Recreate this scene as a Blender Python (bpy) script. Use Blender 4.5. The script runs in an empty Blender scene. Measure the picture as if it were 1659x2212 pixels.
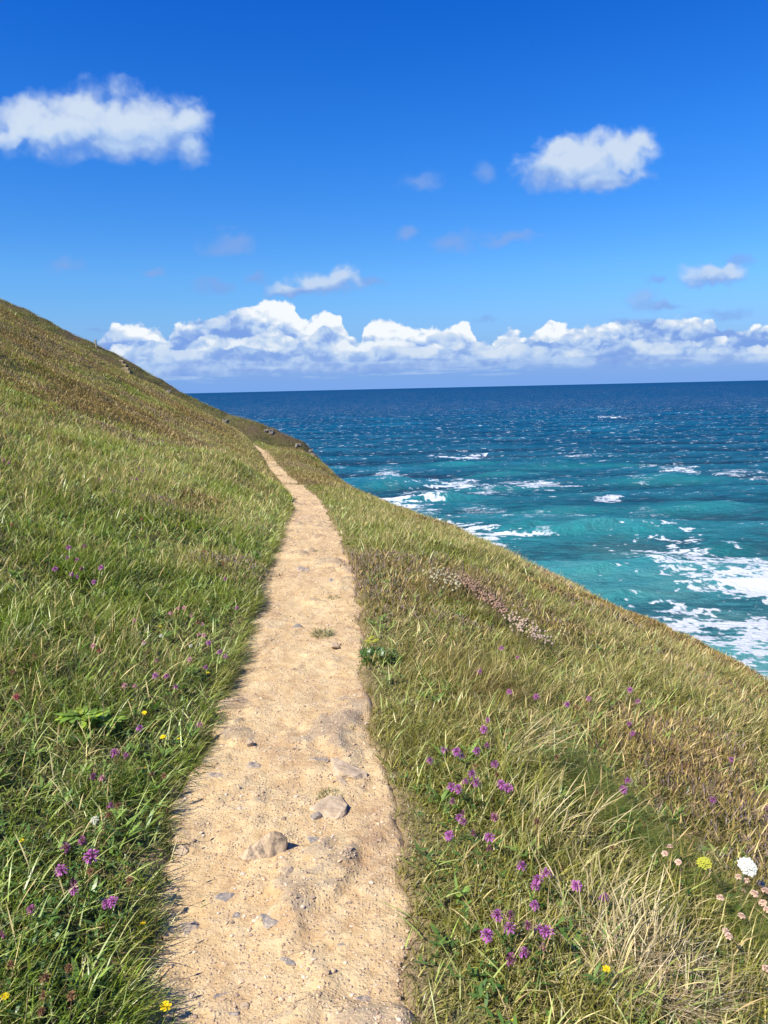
import bpy, math, random
import numpy as np
C = bpy.context.scene
COL = C.collection
rng = np.random.default_rng(7)
random.seed(7)
R = math.radians

# ---------------------------------------------------------------- camera
PITCH, ROLL, FPX, EYE = R(9.13), R(1.3), 1661.0, 1.6
_R0 = np.array([1, 0, 0.]); _U0 = np.array([0, math.sin(PITCH), math.cos(PITCH)]); FW = np.array([0, math.cos(PITCH), -math.sin(PITCH)])
CR = math.cos(ROLL) * _R0 - math.sin(ROLL) * _U0
CU = math.sin(ROLL) * _R0 + math.cos(ROLL) * _U0
cam = bpy.data.cameras.new('camera'); cam_o = bpy.data.objects.new('camera', cam); COL.objects.link(cam_o)
cam.sensor_fit = 'VERTICAL'; cam.sensor_height = 36.0; cam.lens = 36.0 * FPX / 2212.0
cam.clip_start = 0.05; cam.clip_end = 200000.0
from mathutils import Matrix, Vector
m = Matrix((CR, CU, -FW)).transposed().to_4x4(); m.translation = (0, 0, EYE)
cam_o.matrix_world = m
C.camera = cam_o

# ---------------------------------------------------------------- world and sun
SUN_EL = R(47)
SUN_DIR = np.array([-.80 * math.cos(SUN_EL), -.60 * math.cos(SUN_EL), math.sin(SUN_EL)])   # towards the sun
SKY_STRENGTH, SUN_STRENGTH, EXPOSURE = 0.08, 5.0, 0.72
C.view_settings.view_transform = 'Standard'; C.view_settings.look = 'None'
C.view_settings.exposure = EXPOSURE; C.view_settings.gamma = 1.0
sun = bpy.data.lights.new('sun', 'SUN'); sun.energy = SUN_STRENGTH; sun.angle = R(0.53); sun.color = (1.0, 0.945, 0.86)
sun_o = bpy.data.objects.new('sun', sun); COL.objects.link(sun_o)
sun_o.rotation_euler = Vector(-SUN_DIR).to_track_quat('-Z', 'Y').to_euler()
C.cycles.max_bounces = 6; C.cycles.diffuse_bounces = 3; C.cycles.glossy_bounces = 2
C.cycles.transmission_bounces = 3; C.cycles.transparent_max_bounces = 4
C.cycles.caustics_reflective = False; C.cycles.caustics_refractive = False


class NT:
    """small helper for writing node trees as expressions"""
    def __init__(s, tree): s.t = tree; s.t.nodes.clear()
    def n(s, typ, **kw):
        o = s.t.nodes.new(typ)
        for k, v in kw.items(): setattr(o, k, v)
        return o
    def put(s, sock, v):
        if hasattr(v, 'default_value') or isinstance(v, bpy.types.NodeSocket): s.t.links.new(v, sock)
        elif v is not None:
            if isinstance(v, (tuple, list)) and len(v) == 3 and sock.type == 'RGBA': v = (*v, 1)
            sock.default_value = v
    def m(s, op, a, b=None, c=None, clamp=False):
        o = s.n('ShaderNodeMath', operation=op, use_clamp=clamp)
        s.put(o.inputs[0], a); s.put(o.inputs[1], b); s.put(o.inputs[2], c)
        return o.outputs[0]
    def v(s, op, a, b=None, scale=None):
        o = s.n('ShaderNodeVectorMath', operation=op)
        s.put(o.inputs[0], a); s.put(o.inputs[1], b)
        if scale is not None: s.put(o.inputs['Scale'], scale)
        return o.outputs['Value'] if op in ('LENGTH', 'DOT_PRODUCT', 'DISTANCE') else o.outputs['Vector']
    def xyz(s, a):
        o = s.n('ShaderNodeSeparateXYZ'); s.put(o.inputs[0], a); return o.outputs
    def comb(s, x, y, z=0.0):
        o = s.n('ShaderNodeCombineXYZ'); s.put(o.inputs[0], x); s.put(o.inputs[1], y); s.put(o.inputs[2], z); return o.outputs[0]
    def noise(s, vec, scale, detail=4, rough=.5, dist=0.0, color=False):
        o = s.n('ShaderNodeTexNoise'); s.put(o.inputs['Vector'], vec); s.put(o.inputs['Scale'], scale)
        o.inputs['Detail'].default_value = detail; o.inputs['Roughness'].default_value = rough; o.inputs['Distortion'].default_value = dist
        return o.outputs['Color' if color else 'Fac']
    def voro(s, vec, scale, feature='F1', out='Distance', detail=0.0, smooth=None, rough=.5):
        o = s.n('ShaderNodeTexVoronoi', feature=feature); s.put(o.inputs['Vector'], vec); s.put(o.inputs['Scale'], scale)
        o.inputs['Detail'].default_value = detail; o.inputs['Roughness'].default_value = rough
        if smooth is not None: o.inputs['Smoothness'].default_value = smooth
        return o.outputs[out]
    def ss(s, x, lo, hi, a=0.0, b=1.0, kind='SMOOTHSTEP'):
        o = s.n('ShaderNodeMapRange', interpolation_type=kind)
        for i, q in enumerate((x, lo, hi, a, b)): s.put(o.inputs[i], q)
        return o.outputs[0]
    def mix(s, f, a, b, blend='MIX'):
        o = s.n('ShaderNodeMix', data_type='RGBA', blend_type=blend)
        s.put(o.inputs[0], f); s.put(o.inputs[6], a); s.put(o.inputs[7], b)
        return o.outputs[2]
    def ramp(s, f, stops, interp='LINEAR'):
        o = s.n('ShaderNodeValToRGB'); s.put(o.inputs[0], f); e = o.color_ramp; e.interpolation = interp
        while len(e.elements) < len(stops): e.elements.new(0.5)
        for q, (p, c) in zip(e.elements, stops): q.position = p; q.color = (*c, 1)
        return o.outputs[0]
    def curve(s, x, pts):
        """pts in 0..1"""
        o = s.n('ShaderNodeFloatCurve'); s.put(o.inputs['Value'], x); cu = o.mapping.curves[0]
        while len(cu.points) < len(pts): cu.points.new(.5, .5)
        for q, p in zip(cu.points, pts): q.location = p
        o.mapping.update(); return o.outputs[0]
    def attr(s, name):
        o = s.n('ShaderNodeAttribute', attribute_name=name); return o.outputs


def ray(px, py): return FW + (px - 829.5) / FPX * CR - (py - 1106) / FPX * CU
def azel(px, py):
    r = ray(px, py); r = r / np.linalg.norm(r)
    return math.degrees(r[0] / r[1]), math.degrees(r[2] / r[1])      # slopes of the direction, in degrees
def proj(x, y, z):
    p = np.stack([np.asarray(x, float), np.asarray(y, float), np.asarray(z, float) - EYE], -1); D = p @ FW
    Ds = np.where(np.abs(D) < 1e-6, 1e-6, D)
    return 829.5 + FPX * (p @ CR) / Ds, 1106 - FPX * (p @ CU) / Ds, D
def on_z(px, py, z):
    r = ray(px, py); t = (z - EYE) / r[2]; return r * t + np.array([0, 0, EYE])


# ---- sky: Nishita sky
W = bpy.data.worlds.new('World'); C.world = W; W.use_nodes = True
def sky_color(t, d):
    """graded Nishita sky colour towards direction d"""
    sky = t.n('ShaderNodeTexSky', sky_type='NISHITA', sun_disc=False)
    sky.sun_elevation = SUN_EL; sky.sun_rotation = math.atan2(SUN_DIR[0], SUN_DIR[1])
    sky.air_density = 1.0; sky.dust_density = 0.3; sky.ozone_density = 2.0; sky.altitude = 40
    t.put(sky.inputs[0], d)
    el = t.m('MULTIPLY', t.m('ARCSINE', t.xyz(d)[2]), 180 / math.pi)
    hs = t.n('ShaderNodeHueSaturation'); hs.inputs['Saturation'].default_value = 1.32; t.put(hs.inputs['Color'], sky.outputs[0])
    tint = t.ramp(t.ss(el, 0.0, 40.0, kind='LINEAR'), TINT)
    full = t.mix(1.0, hs.outputs[0], tint, 'MULTIPLY')
    return t.mix(t.ss(el, 7.0, -.5), full, (1.55, 3.05, 6.4))
TINT = [(0.0, (.45, .58, .95)), (.2, (.50, .82, 1.20)), (.4, (.30, .78, 1.35)), (.7, (.06, .60, 1.40)), (1, (.0, .52, 1.42))]
t = NT(W.node_tree)
bg = t.n('ShaderNodeBackground'); t.put(bg.inputs[0], sky_color(t, t.v('NORMALIZE', t.n('ShaderNodeTexCoord').outputs['Generated'])))
bg.inputs[1].default_value = SKY_STRENGTH
t.t.links.new(bg.outputs[0], t.n('ShaderNodeOutputWorld').inputs[0])
W.cycles.sampling_method = 'MANUAL'; W.cycles.sample_map_resolution = 256


# ---------------------------------------------------------------- numpy noise
def _h(i, j, s):
    n = (i.astype(np.int64) * 374761393 + j.astype(np.int64) * 668265263 + s * 69069) & 0xFFFFFFFF
    n = ((n ^ (n >> 13)) * 1274126177) & 0xFFFFFFFF
    return ((n ^ (n >> 16)) & 0xFFFFFF) / float(0xFFFFFF)
def vn(x, y, s=0):
    i = np.floor(x); j = np.floor(y); fx = x - i; fy = y - j
    fx = fx * fx * fx * (fx * (fx * 6 - 15) + 10); fy = fy * fy * fy * (fy * (fy * 6 - 15) + 10)
    a = _h(i, j, s); b = _h(i + 1, j, s); c = _h(i, j + 1, s); e = _h(i + 1, j + 1, s)
    return (a + (b - a) * fx) * (1 - fy) + (c + (e - c) * fx) * fy
def fbm(x, y, s=0, o=4, g=.5):
    v = 0; a = 1; tot = 0
    for k in range(o):
        v = v + a * vn(x * 2 ** k + 17.3 * k, y * 2 ** k - 9.1 * k, s + k); tot += a; a *= g
    return v / tot - .5          # about -0.5 .. 0.5
def sm(x, a, b):
    q = np.clip((x - a) / (b - a), 0, 1); return q * q * (3 - 2 * q)


# ---------------------------------------------------------------- the lie of the land
def spline(xs, ys):
    xs = np.array(xs, float); ys = np.array(ys, float); n = len(xs); h = np.diff(xs)
    A = np.eye(n); b = np.zeros(n)
    for i in range(1, n - 1):
        A[i, i - 1] = h[i - 1]; A[i, i] = 2 * (h[i - 1] + h[i]); A[i, i + 1] = h[i]
        b[i] = 6 * ((ys[i + 1] - ys[i]) / h[i] - (ys[i] - ys[i - 1]) / h[i - 1])
    M = np.linalg.solve(A, b)
    def f(x):
        x = np.asarray(x, float); xc = np.clip(x, xs[0], xs[-1]); k = np.clip(np.searchsorted(xs, xc) - 1, 0, n - 2)
        a = xs[k + 1] - xc; c = xc - xs[k]; hh = h[k]
        v = (M[k] * a ** 3 + M[k + 1] * c ** 3) / (6 * hh) + (ys[k] / hh - M[k] * hh / 6) * a + (ys[k + 1] / hh - M[k + 1] * hh / 6) * c
        lo = (ys[1] - ys[0]) / (xs[1] - xs[0]); hi = (ys[-1] - ys[-2]) / (xs[-1] - xs[-2])
        return v + np.minimum(x - xs[0], 0) * lo + np.maximum(x - xs[-1], 0) * hi
    return f
PY = [-6, 0, 1.74, 2.6, 3.35, 4.24, 5.71, 7.83, 10.7, 14.9, 19.0, 27.5, 41.1, 52.1, 62]
pathx = spline(PY, [.05, -.22, -.29, -.40, -.46, -.51, -.60, -.78, -1.06, -1.50, -2.14, -3.72, -6.3, -8.85, -12.2])
pathz = spline([-6, 0, 6, 8, 12, 18, 26, 38, 48, 60], [0.05, 0, 0, -.02, -.35, -.80, -1.27, -1.70, -1.95, -2.15])
halfw_ = spline([-6, 1.74, 2.1, 2.6, 2.93, 3.35, 4.24, 5.71, 7.83, 10.7, 14.9, 19, 27, 60], [.33, .325, .365, .405, .405, .37, .345, .375, .34, .29, .27, .26, .25, .22])
def su(x, y):
    s = np.array(y, float)
    for _ in range(3):
        g = (pathx(s + .05) - pathx(s - .05)) / .1
        s = y + (x - pathx(s)) * g / (1 + g * g) * 1.0
        s = np.clip(s, -8, 80)
    g = (pathx(s + .05) - pathx(s - .05)) / .1
    # signed distance: positive on the left (uphill)
    return s, -(x - pathx(s)) / np.sqrt(1 + g * g) * np.sqrt(1 + g * g) * 1.0 if False else -(x - pathx(s)) * np.sqrt(1 + g * g)
def edges(s):
    w = halfw_(s)
    return w + .10 * fbm(s * 1.6, s * 0 + 3.1, 11, 3) + .05 * fbm(s * 7, s * 0 + 8.1, 12, 2), w + .09 * fbm(s * 1.3, s * 0 + 5.7, 13, 3) + .06 * fbm(s * 6, s * 0 + 1.1, 14, 2)
def prof_r(r):
    xs = np.array([0, .12, .8, 2, 4, 7, 9, 10.5, 12, 13.5, 16, 20, 40, 120.])
    zs = np.array([0, -.035, .06, .45, 1.45, 3.38, 4.98, 6.5, 8.4, 10.8, 15.5, 23.5, 53, 153.])
    return -np.interp(r, xs, zs)
_rr = np.linspace(0, 120, 2400); _rz = prof_r(_rr); _k = np.ones(21) / 21
_rz = np.convolve(np.pad(_rz, 10, mode='edge'), _k, 'valid'); _rz -= _rz[0]
def H(x, y, detail=True):
    x = np.asarray(x, float); y = np.asarray(y, float)
    s, u = su(x, y)
    el_, er_ = edges(s)
    zp = pathz(s)
    ul = np.maximum(u - el_, 0); ur = np.maximum(-u - er_, 0)
    bank = np.interp(s, [0, 3, 8, 20, 35, 50], [.05, .06, .10, .30, .68, 1.05])
    slope = np.interp(s, [0, 8, 20, 50], [.42, .45, .52, .578])
    left = bank * (1 - np.exp(-ul / .7)) + slope * (ul - 1.2 * (1 - np.exp(-ul / 1.2)) * .55)
    left = np.where(ul > 30, left - .006 * (ul - 30) ** 2, left)
    right = np.interp(ur, _rr, _rz) * (1 + .22 * sm(s, 15, 40))
    z1 = zp + np.where(u > 0, left, right)
    # knoll beside the path at the first bend
    z1 = z1 + .35 * np.exp(-((s - 15.5) / 2.2) ** 2 - ((u - 1.6) / .9) ** 2)
    z1 = z1 + .55 * np.exp(-((s - 44) / 5) ** 2 - ((u + 2.6) / 1.6) ** 2)
    cut = np.where(u > 0, 50.0, 57.0); cut = 57 - 7 * sm(u, -2, 1.5)
    z1 = z1 - .85 * np.sqrt(np.maximum(s - cut, 0) ** 2 + 2.0) + .85 * math.sqrt(2.0)
    # far spur, its ridge running out to the headland
    rx = np.array([-140, -80, -44.4, -33.6, -28, -23, -17.6, -14.4, -12.2, -9.3, -7.4, -5, 0, 12.])
    rz = np.array([45, 30, 13.5, 7.8, 4.7, 1.6, -.9, -2.1, -3.1, -4.5, -6.4, -12, -24, -40.])
    xr = x + .02 * (y - 91)
    z2 = np.interp(xr, rx, rz) - .26 * np.maximum(91 - y, 0) - .5 * np.maximum(y - 91, 0) + 1.2 * fbm(x / 9, y / 12, 31, 3) * sm(np.abs(y - 91), 0, 6)
    k = 1.2
    z = np.maximum(z1, z2) + k * np.log1p(np.exp(-np.abs(z1 - z2) / k)) * .8
    off = sm(np.abs(u) - np.where(u > 0, el_, er_), 0, 1.2)
    dist = np.hypot(x, y)
    if detail:
        big = sm(np.abs(u), 1.0, 6.0)
        z = z + big * (.55 * fbm(x / 7, y / 7, 1, 4) + .30 * fbm(x / 1.9, y / 1.9, 5, 3)) + .5 * sm(-u, 5, 8) * fbm(x / 3.1, y / 3.1, 6, 3) + off * (.16 * fbm(x / 1.3, y / 1.3, 2, 3) + .05 * fbm(x / .35, y / .35, 3, 2))
        z = z + sm(dist, 30, 70) * .9 * fbm(x / 6, y / 6, 21, 3)
        # craggy drop below the edge
        crag = sm(-u, 13, 17)
        z = z + crag * 2.2 * fbm(x / 3, y / 3, 22, 4)
    # hollow for the path sheet
    inside = 1 - sm(np.abs(u) - np.where(u > 0, el_, er_), -.03, .05)
    z = z - .07 * inside * (s < 56)
    return np.maximum(z, -45)


def mesh_obj(name, verts, faces, mat=None, smooth=True, cols=None, attrs=None, parent=None, tri=None):
    """verts (N,3); faces (M,k) array of one face size or list of arrays"""
    me = bpy.data.meshes.new(name)
    verts = np.asarray(verts, np.float32)
    if not isinstance(faces, list): faces = [faces]
    faces = [np.asarray(f, np.int32) for f in faces if len(f)]
    nl = sum(f.size for f in faces); nf = sum(len(f) for f in faces)
    me.vertices.add(len(verts)); me.vertices.foreach_set('co', verts.ravel())
    me.loops.add(nl); me.polygons.add(nf)
    me.loops.foreach_set('vertex_index', np.concatenate([f.ravel() for f in faces]))
    sizes = np.concatenate([np.full(len(f), f.shape[1], np.int32) for f in faces])
    me.polygons.foreach_set('loop_start', np.concatenate([[0], np.cumsum(sizes)[:-1]]).astype(np.int32))
    me.update(calc_edges=True)
    me.polygons.foreach_set('use_smooth', np.full(nf, smooth))
    if cols is not None:
        ca = me.attributes.new('col', 'FLOAT_COLOR', 'POINT')
        c4 = np.ones((len(verts), 4), np.float32); c4[:, :3] = cols; ca.data.foreach_set('color', c4.ravel())
    for k, v in (attrs or {}).items():
        at = me.attributes.new(k, 'FLOAT', 'POINT'); at.data.foreach_set('value', np.asarray(v, np.float32))
    if mat: me.materials.append(mat)
    o = bpy.data.objects.new(name, me); COL.objects.link(o)
    if parent: o.parent = parent
    return o
def grid_faces(nr, nc):
    i = np.arange(nr - 1)[:, None] * nc + np.arange(nc - 1)[None, :]
    return np.stack([i, i + 1, i + nc + 1, i + nc], -1).reshape(-1, 4)
def tag(o, label=None, cat=None, group=None, kind=None):
    if label: o['label'] = label
    if cat: o['category'] = cat
    if group: o['group'] = group
    if kind: o['kind'] = kind
    return o
def mat(name):
    m_ = bpy.data.materials.new(name); m_.use_nodes = True
    q = NT(m_.node_tree); out = q.n('ShaderNodeOutputMaterial'); return m_, q, out
def principled(q, out, color, rough=.8, spec=.3, normal=None, **kw):
    b = q.n('ShaderNodeBsdfPrincipled'); q.put(b.inputs['Base Color'], color); q.put(b.inputs['Roughness'], rough)
    q.put(b.inputs['Specular IOR Level'], spec)
    if normal is not None: q.put(b.inputs['Normal'], normal)
    for k, v in kw.items(): q.put(b.inputs[k], v)
    q.t.links.new(b.outputs[0], out.inputs[0]); return b
def bump(q, h, dist, strength=1.0, normal=None):
    b = q.n('ShaderNodeBump'); q.put(b.inputs['Height'], h); b.inputs['Distance'].default_value = dist; b.inputs['Strength'].default_value = strength
    if normal is not None: q.put(b.inputs['Normal'], normal)
    return b.outputs[0]
def wpos(q): return q.n('ShaderNodeNewGeometry').outputs['Position']


# ---------------------------------------------------------------- clouds on the sky dome
def worley(x, y, s=0):
    i = np.floor(x); j = np.floor(y); best = np.full(x.shape, 9.)
    for a in (-1, 0, 1):
        for b in (-1, 0, 1):
            ci = i + a; cj = j + b
            d = np.hypot(ci + _h(ci, cj, s) - x, cj + _h(ci, cj, s + 77) - y); best = np.minimum(best, d)
    return best
def billow(x, y, s=0, o=4, g=.5):
    v = 0; a = 1; tot = 0
    for k in range(o):
        v = v + a * (.55 - worley(x * 2 ** k + 7.7 * k, y * 2 ** k + 3.3 * k, s + k)); tot += a; a *= g
    return v / tot
azs = np.arange(-46, 46.01, .065); els = np.concatenate([[-1.0, -.3], np.arange(-.05, 9.5, .055), np.arange(9.6, 46, .085)])
EL2, AZ2 = np.meshgrid(els, azs, indexing='ij'); AZd = AZ2.ravel(); ELd = EL2.ravel()
AZf = np.degrees(np.tan(np.radians(AZd))); ELf = np.degrees(np.tan(np.radians(ELd)) / np.cos(np.radians(AZd)))
wxx = fbm(AZf * .16, ELf * .22, 201, 4, .55) * 5.0 + fbm(AZf * .8, ELf * .9, 203, 4, .6) * 1.5
wyy = fbm(AZf * .16 + 40, ELf * .22, 205, 4, .55) * 3.0 + fbm(AZf * .8 + 40, ELf * .9, 207, 4, .6) * 1.3
WX = AZf + (wxx - np.interp(ELf, [0, 1], [0, 0])) * .20; WY = ELf + wyy * .08 + fbm(AZf * .5, ELf * .6, 209, 4, .6) * 1.2
fineN = .35 * fbm(WX * .45, WY * .6, 211, 3, .5) + .75 * fbm(WX * .9, WY * 1.1, 215, 5, .5)
fineB = billow(WX * .38, WY * .5, 221, 4, .55)
alpha = np.zeros_like(AZf); shade = np.zeros_like(AZf)
def over(a, c):
    global alpha, shade
    na = a + alpha * (1 - a)
    shade = np.where(na > 1e-5, (c * a + shade * alpha * (1 - a)) / np.maximum(na, 1e-5), shade); alpha = na
def blobs(bl, amp, soft, thin, bright, body=1.12):
    m0 = [azel(q_[0], q_[1]) for q_ in bl[:3]]; k0 = [np.argmin((AZf - a_) ** 2 + (ELf - e_) ** 2) for a_, e_ in m0]
    WX0 = np.mean(WX[k0] - AZf[k0]); WY0 = np.mean(WY[k0] - ELf[k0])      # keep each cloud centred on its place
    den = np.full(AZf.shape, -9.); dsh = np.full(AZf.shape, -9.)
    for bx, by, rx, ry in bl:
        a0, e0 = azel(bx, by); ra = abs(azel(bx + rx, by)[0] - a0); re_ = abs(azel(bx, by - ry)[1] - e0)
        den = np.maximum(den, body - np.hypot((WX - WX0 - a0) / ra, (WY - WY0 - e0) / re_))
        dsh = np.maximum(dsh, body - np.hypot((WX - WX0 - .25 * ra - a0) / ra, (WY - WY0 + .35 * re_ - e0) / re_))   # the same body seen from the shaded side
    f = den + amp * (.85 * fineN * 1.5 + .15 * fineB * 1.2)
    a = sm(f, -.10, soft * 1.5) ** .9 * thin
    top = sm(den - dsh, -.25, .40)
    eh = [azel(q_[0], q_[1] - q_[3] * .75)[1] for q_ in bl]; el0 = [azel(q_[0], q_[1] + q_[3] * .75)[1] for q_ in bl]
    h = (WY - WY0 - min(el0)) / (max(eh) - min(el0))
    k = bright * np.clip(.16 + .52 * sm(h, -.05, .75) + .20 * top + .65 * fineN + .10 * fineB, 0, .76) * (.55 + .45 * sm(f, 0, .6))
    over(a, k)
low = ELf < 9.4
blobs([(500, 522, 60, 34), (460, 615, 45, 20), (140, 574, 42, 16), (985, 524, 56, 26), (1105, 513, 70, 15), (555, 603, 36, 13), (885, 502, 34, 15), (335, 577, 22, 8)], 1.2, .8, .72, .12)
blobs([(1050, 372, 30, 24), (900, 392, 50, 20), (1600, 560, 42, 12), (1560, 680, 70, 11), (1350, 690, 50, 12), (1050, 690, 30, 9), (800, 605, 34, 12), (1440, 660, 40, 9), (620, 630, 40, 10), (205, 705, 30, 6), (1420, 605, 26, 8)], 1.2, .8, .62, .10)
blobs([(1535, 594, 72, 21), (1575, 588, 40, 19)], .8, .5, .92, .80, 1.2)
blobs([(1390, 646, 36, 22), (1420, 660, 30, 10)], 1.1, .6, .6, .35)
blobs([(700, 612, 76, 27), (735, 604, 44, 26), (645, 625, 60, 17)], .8, .5, .95, .80, 1.22)
blobs([(1255, 348, 108, 56), (1350, 328, 66, 46), (1180, 366, 80, 38), (1290, 385, 95, 28), (1385, 300, 34, 26), (1205, 315, 34, 26)], 1.0, .55, .97, .92, 1.18)
blobs([(215, 272, 170, 72), (300, 268, 125, 66), (60, 262, 90, 44), (390, 265, 58, 36), (190, 245, 90, 44), (270, 312, 140, 38), (20, 290, 60, 26), (400, 318, 36, 34), (110, 285, 90, 50)], .85, .62, 1.0, .92, 1.22)
BANK = [
    ([(-200, 770), (200, 765), (222, 728), (240, 708), (262, 702), (310, 704), (345, 712), (362, 738), (375, 712), (420, 694), (470, 686), (520, 668), (560, 658), (605, 652), (632, 660), (650, 690), (668, 700), (700, 678), (735, 690), (755, 730), (780, 742), (786, 700), (805, 684), (850, 690), (880, 704), (905, 720), (960, 714), (1000, 700), (1015, 708), (1035, 756), (1060, 750), (1100, 712), (1140, 735), (1180, 698), (1190, 690), (1240, 714), (1310, 700), (1370, 690), (1450, 688), (1540, 696), (1555, 716), (1600, 716), (1659, 706), (1850, 705)], .60, 0, 1.04, 1.0, 1.0),
    ([(-200, 790), (215, 780), (245, 745), (330, 735), (380, 748), (400, 742), (470, 722), (520, 735), (560, 720), (590, 705), (650, 742), (700, 705), (730, 722), (770, 755), (850, 730), (920, 752), (1000, 735), (1090, 756), (1170, 730), (1250, 750), (1330, 728), (1450, 738), (1540, 728), (1600, 752), (1659, 745), (1850, 740)], .60, 40, .95, .92, 1.2),
    ([(-200, 800), (210, 790), (300, 752), (420, 758), (520, 748), (640, 768), (760, 762), (880, 745), (1000, 760), (1120, 745), (1240, 755), (1360, 738), (1480, 748), (1659, 750), (1850, 750)], .45, 80, .75, .85, 1.3),
    ([(-200, 805), (280, 788), (420, 776), (600, 782), (760, 785), (900, 772), (1100, 778), (1300, 766), (1659, 764), (1850, 766)], .22, 120, .45, .75, 1.6),
]
la, le = AZf[low], ELf[low]
al0, sh0 = alpha, shade
alpha, shade = np.zeros(la.shape), np.zeros(la.shape)
for prof, amp, sd, bright, thin, sc_ in BANK:
    pa = [azel(a, b) for a, b in prof]
    top = np.interp(la, [v[0] for v in pa], [v[1] for v in pa])
    wa = la + fbm(la * .9, le * .9, 301 + sd, 4) * .9; wb = le + fbm(la * .9, le * .9, 311 + sd, 4) * .7
    def hgt(a, b): return .9 * billow(a * .42 * sc_, b * .58 * sc_, 321 + sd, 5, .52) + .35 * fbm(a * 2, b * 2.6, 331 + sd, 4)
    b1 = hgt(wa, wb); b2 = hgt(wa - .22, wb + .25); b3 = hgt(wa - .7, wb + .7)
    edge = top - le + amp * b1 * 1.9
    base = 1.38 - (la + 16) * -.001
    fade = sm(le + .5 * fbm(la * .8, le * 3.0, 341 + sd, 4), base - .45, base + .55)
    a = sm(edge, -.05, .17) * fade * thin
    emb = sm((b1 - b2) * .8 + (b1 - b3) * .8, -.30, .38)
    big = .5 + 1.8 * fbm(la * .35, le * .7, 351 + sd, 3)
    down = sm(edge, .25, 2.3)
    k = bright * np.clip(.43 + .46 * emb + .35 * b1 - .62 * down + 1.0 * (big - .5), 0, 1)
    over(a, k)
# thin horizontal streaks under the bank
st_ = sm(fbm(la * .22, le * 3.6, 361, 5, .6), .06, .30) * sm(le, .55, 1.0) * (1 - sm(le, 1.8, 2.4)) * .55
over(st_, np.full(la.shape, .55))
# the small clouds stand in front of the bank
a1 = al0[low]; na = a1 + alpha * (1 - a1); shn = np.where(na > 1e-5, (sh0[low] * a1 + shade * alpha * (1 - a1)) / np.maximum(na, 1e-5), 0)
al0 = al0.copy(); sh0 = sh0.copy(); al0[low] = na; sh0[low] = shn
RS = 90000.0
ar, er = np.radians(AZd), np.radians(ELd)
sv = np.stack([RS * np.cos(er) * np.sin(ar), RS * np.cos(er) * np.cos(ar), RS * np.sin(er)], -1)
mk, q, out = mat('sky_air')
dirv = q.v('NORMALIZE', wpos(q))
sc0 = q.v('SCALE', sky_color(q, dirv), scale=SKY_STRENGTH)
cloudc = q.ramp(q.attr('shade')[2], [(0.0, (.125, .225, .48)), (.22, (.17, .27, .50)), (.45, (.27, .37, .54)), (.7, (.38, .45, .55)), (1.0, (.56, .585, .61))])  # cloud colour carries painted sunlit tops and shaded undersides
em = q.n('ShaderNodeEmission'); q.put(em.inputs[0], q.mix(q.attr('cloud')[2], sc0, cloudc)); em.inputs[1].default_value = 1.0
q.t.links.new(em.outputs[0], out.inputs[0])
mk.cycles.emission_sampling = 'NONE'
sky_o = mesh_obj('sky', sv, grid_faces(len(els), len(azs))[:, ::-1], mk, attrs={'cloud': al0, 'shade': sh0})
tag(sky_o, 'deep blue summer sky with white cumulus along the horizon', kind='structure')

# ---------------------------------------------------------------- vegetation colour fields
GREEN = np.array([.170, .250, .024]); DEEP = np.array([.070, .150, .014]); LIME = np.array([.38, .43, .050]); OLIVE = np.array([.25, .205, .048])
STRAW = np.array([.72, .60, .27]); TAN = np.array([.48, .33, .15]); RUST = np.array([.20, .12, .050]); HEATH = np.array([.15, .105, .080]); MAUVE = np.array([.27, .20, .19])
def fields(x, y):
    """weights of lush / straw / heather at a place"""
    s, u = su(x, y)
    n1 = fbm(x / 2.2, y / 2.2, 41, 4); n2 = fbm(x / .8 + 4, y / .8, 42, 3); n3 = fbm(x / 6.5 + 9, y / 6.5, 43, 3)
    L = u > 0
    heath = np.where(L, .60 * sm(u + s * .2, 4.0, 10) * sm(u, .8, 3), .30 * sm(-u, 1.0, 2.4) + .62 * sm(-u, 2.4, 8.0)) + 3.2 * n1 + 2.0 * n3
    heath = heath - .25 - np.where(L, .35 * sm(s, 20, 35) * (1 - sm(u, 2, 5)), 0)
    heath = np.clip(heath, 0, 1)
    straw = np.where(L, .16 + .70 * sm(s, 4.0, 8), .74 + .1 * sm(-u, .8, 2)) + 3.0 * n2 + 1.5 * n1
    heath = np.clip(heath + .8 * sm(fbm(x / 1.3 + 3, y / 1.3, 44, 3), .10, .18) * np.where(L, sm(s, 6, 10) * sm(u, .8, 1.6), sm(-u, 1.2, 2.5)), 0, 1)
    straw = straw - np.where(~L, .20 * (1 - sm(-u, .35, .9)), 0)
    straw = np.clip(straw, 0, 1)
    far = sm(y, 58, 70)
    heath = heath * (1 - far) + far * np.clip(.25 + 3.2 * n3 + 2.5 * n1 - .35 * sm(-x, 28, 36), 0, 1); straw = straw * (1 - far) + far * np.clip(.45 + 2 * n2, 0, 1)
    return s, u, heath, straw, n1, n2, n3
def mixc(a, b, f): return a + (b - a) * f[:, None]
def ground_col(x, y):
    s, u, he, st, n1, n2, n3 = fields(x, y)
    c = np.tile(np.array([.030, .036, .014]), (len(x), 1))
    c = mixc(c, np.array([.22, .19, .08]), (1 - sm(np.abs(-u - .55), .0, .55)) * (u < 0) * .8)
    c = mixc(c, np.array([.16, .14, .055]), np.clip(st * .8, 0, 1))
    c = mixc(c, np.array([.105, .070, .045]), np.clip(he * 1.1, 0, 1))
    el_, er_ = edges(s); cl = np.where(u > 0, u - el_, -u - er_); c = mixc(c, np.array([.36, .25, .14]), (1 - sm(cl, .02, .14)) * (y < 60))
    return c


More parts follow.
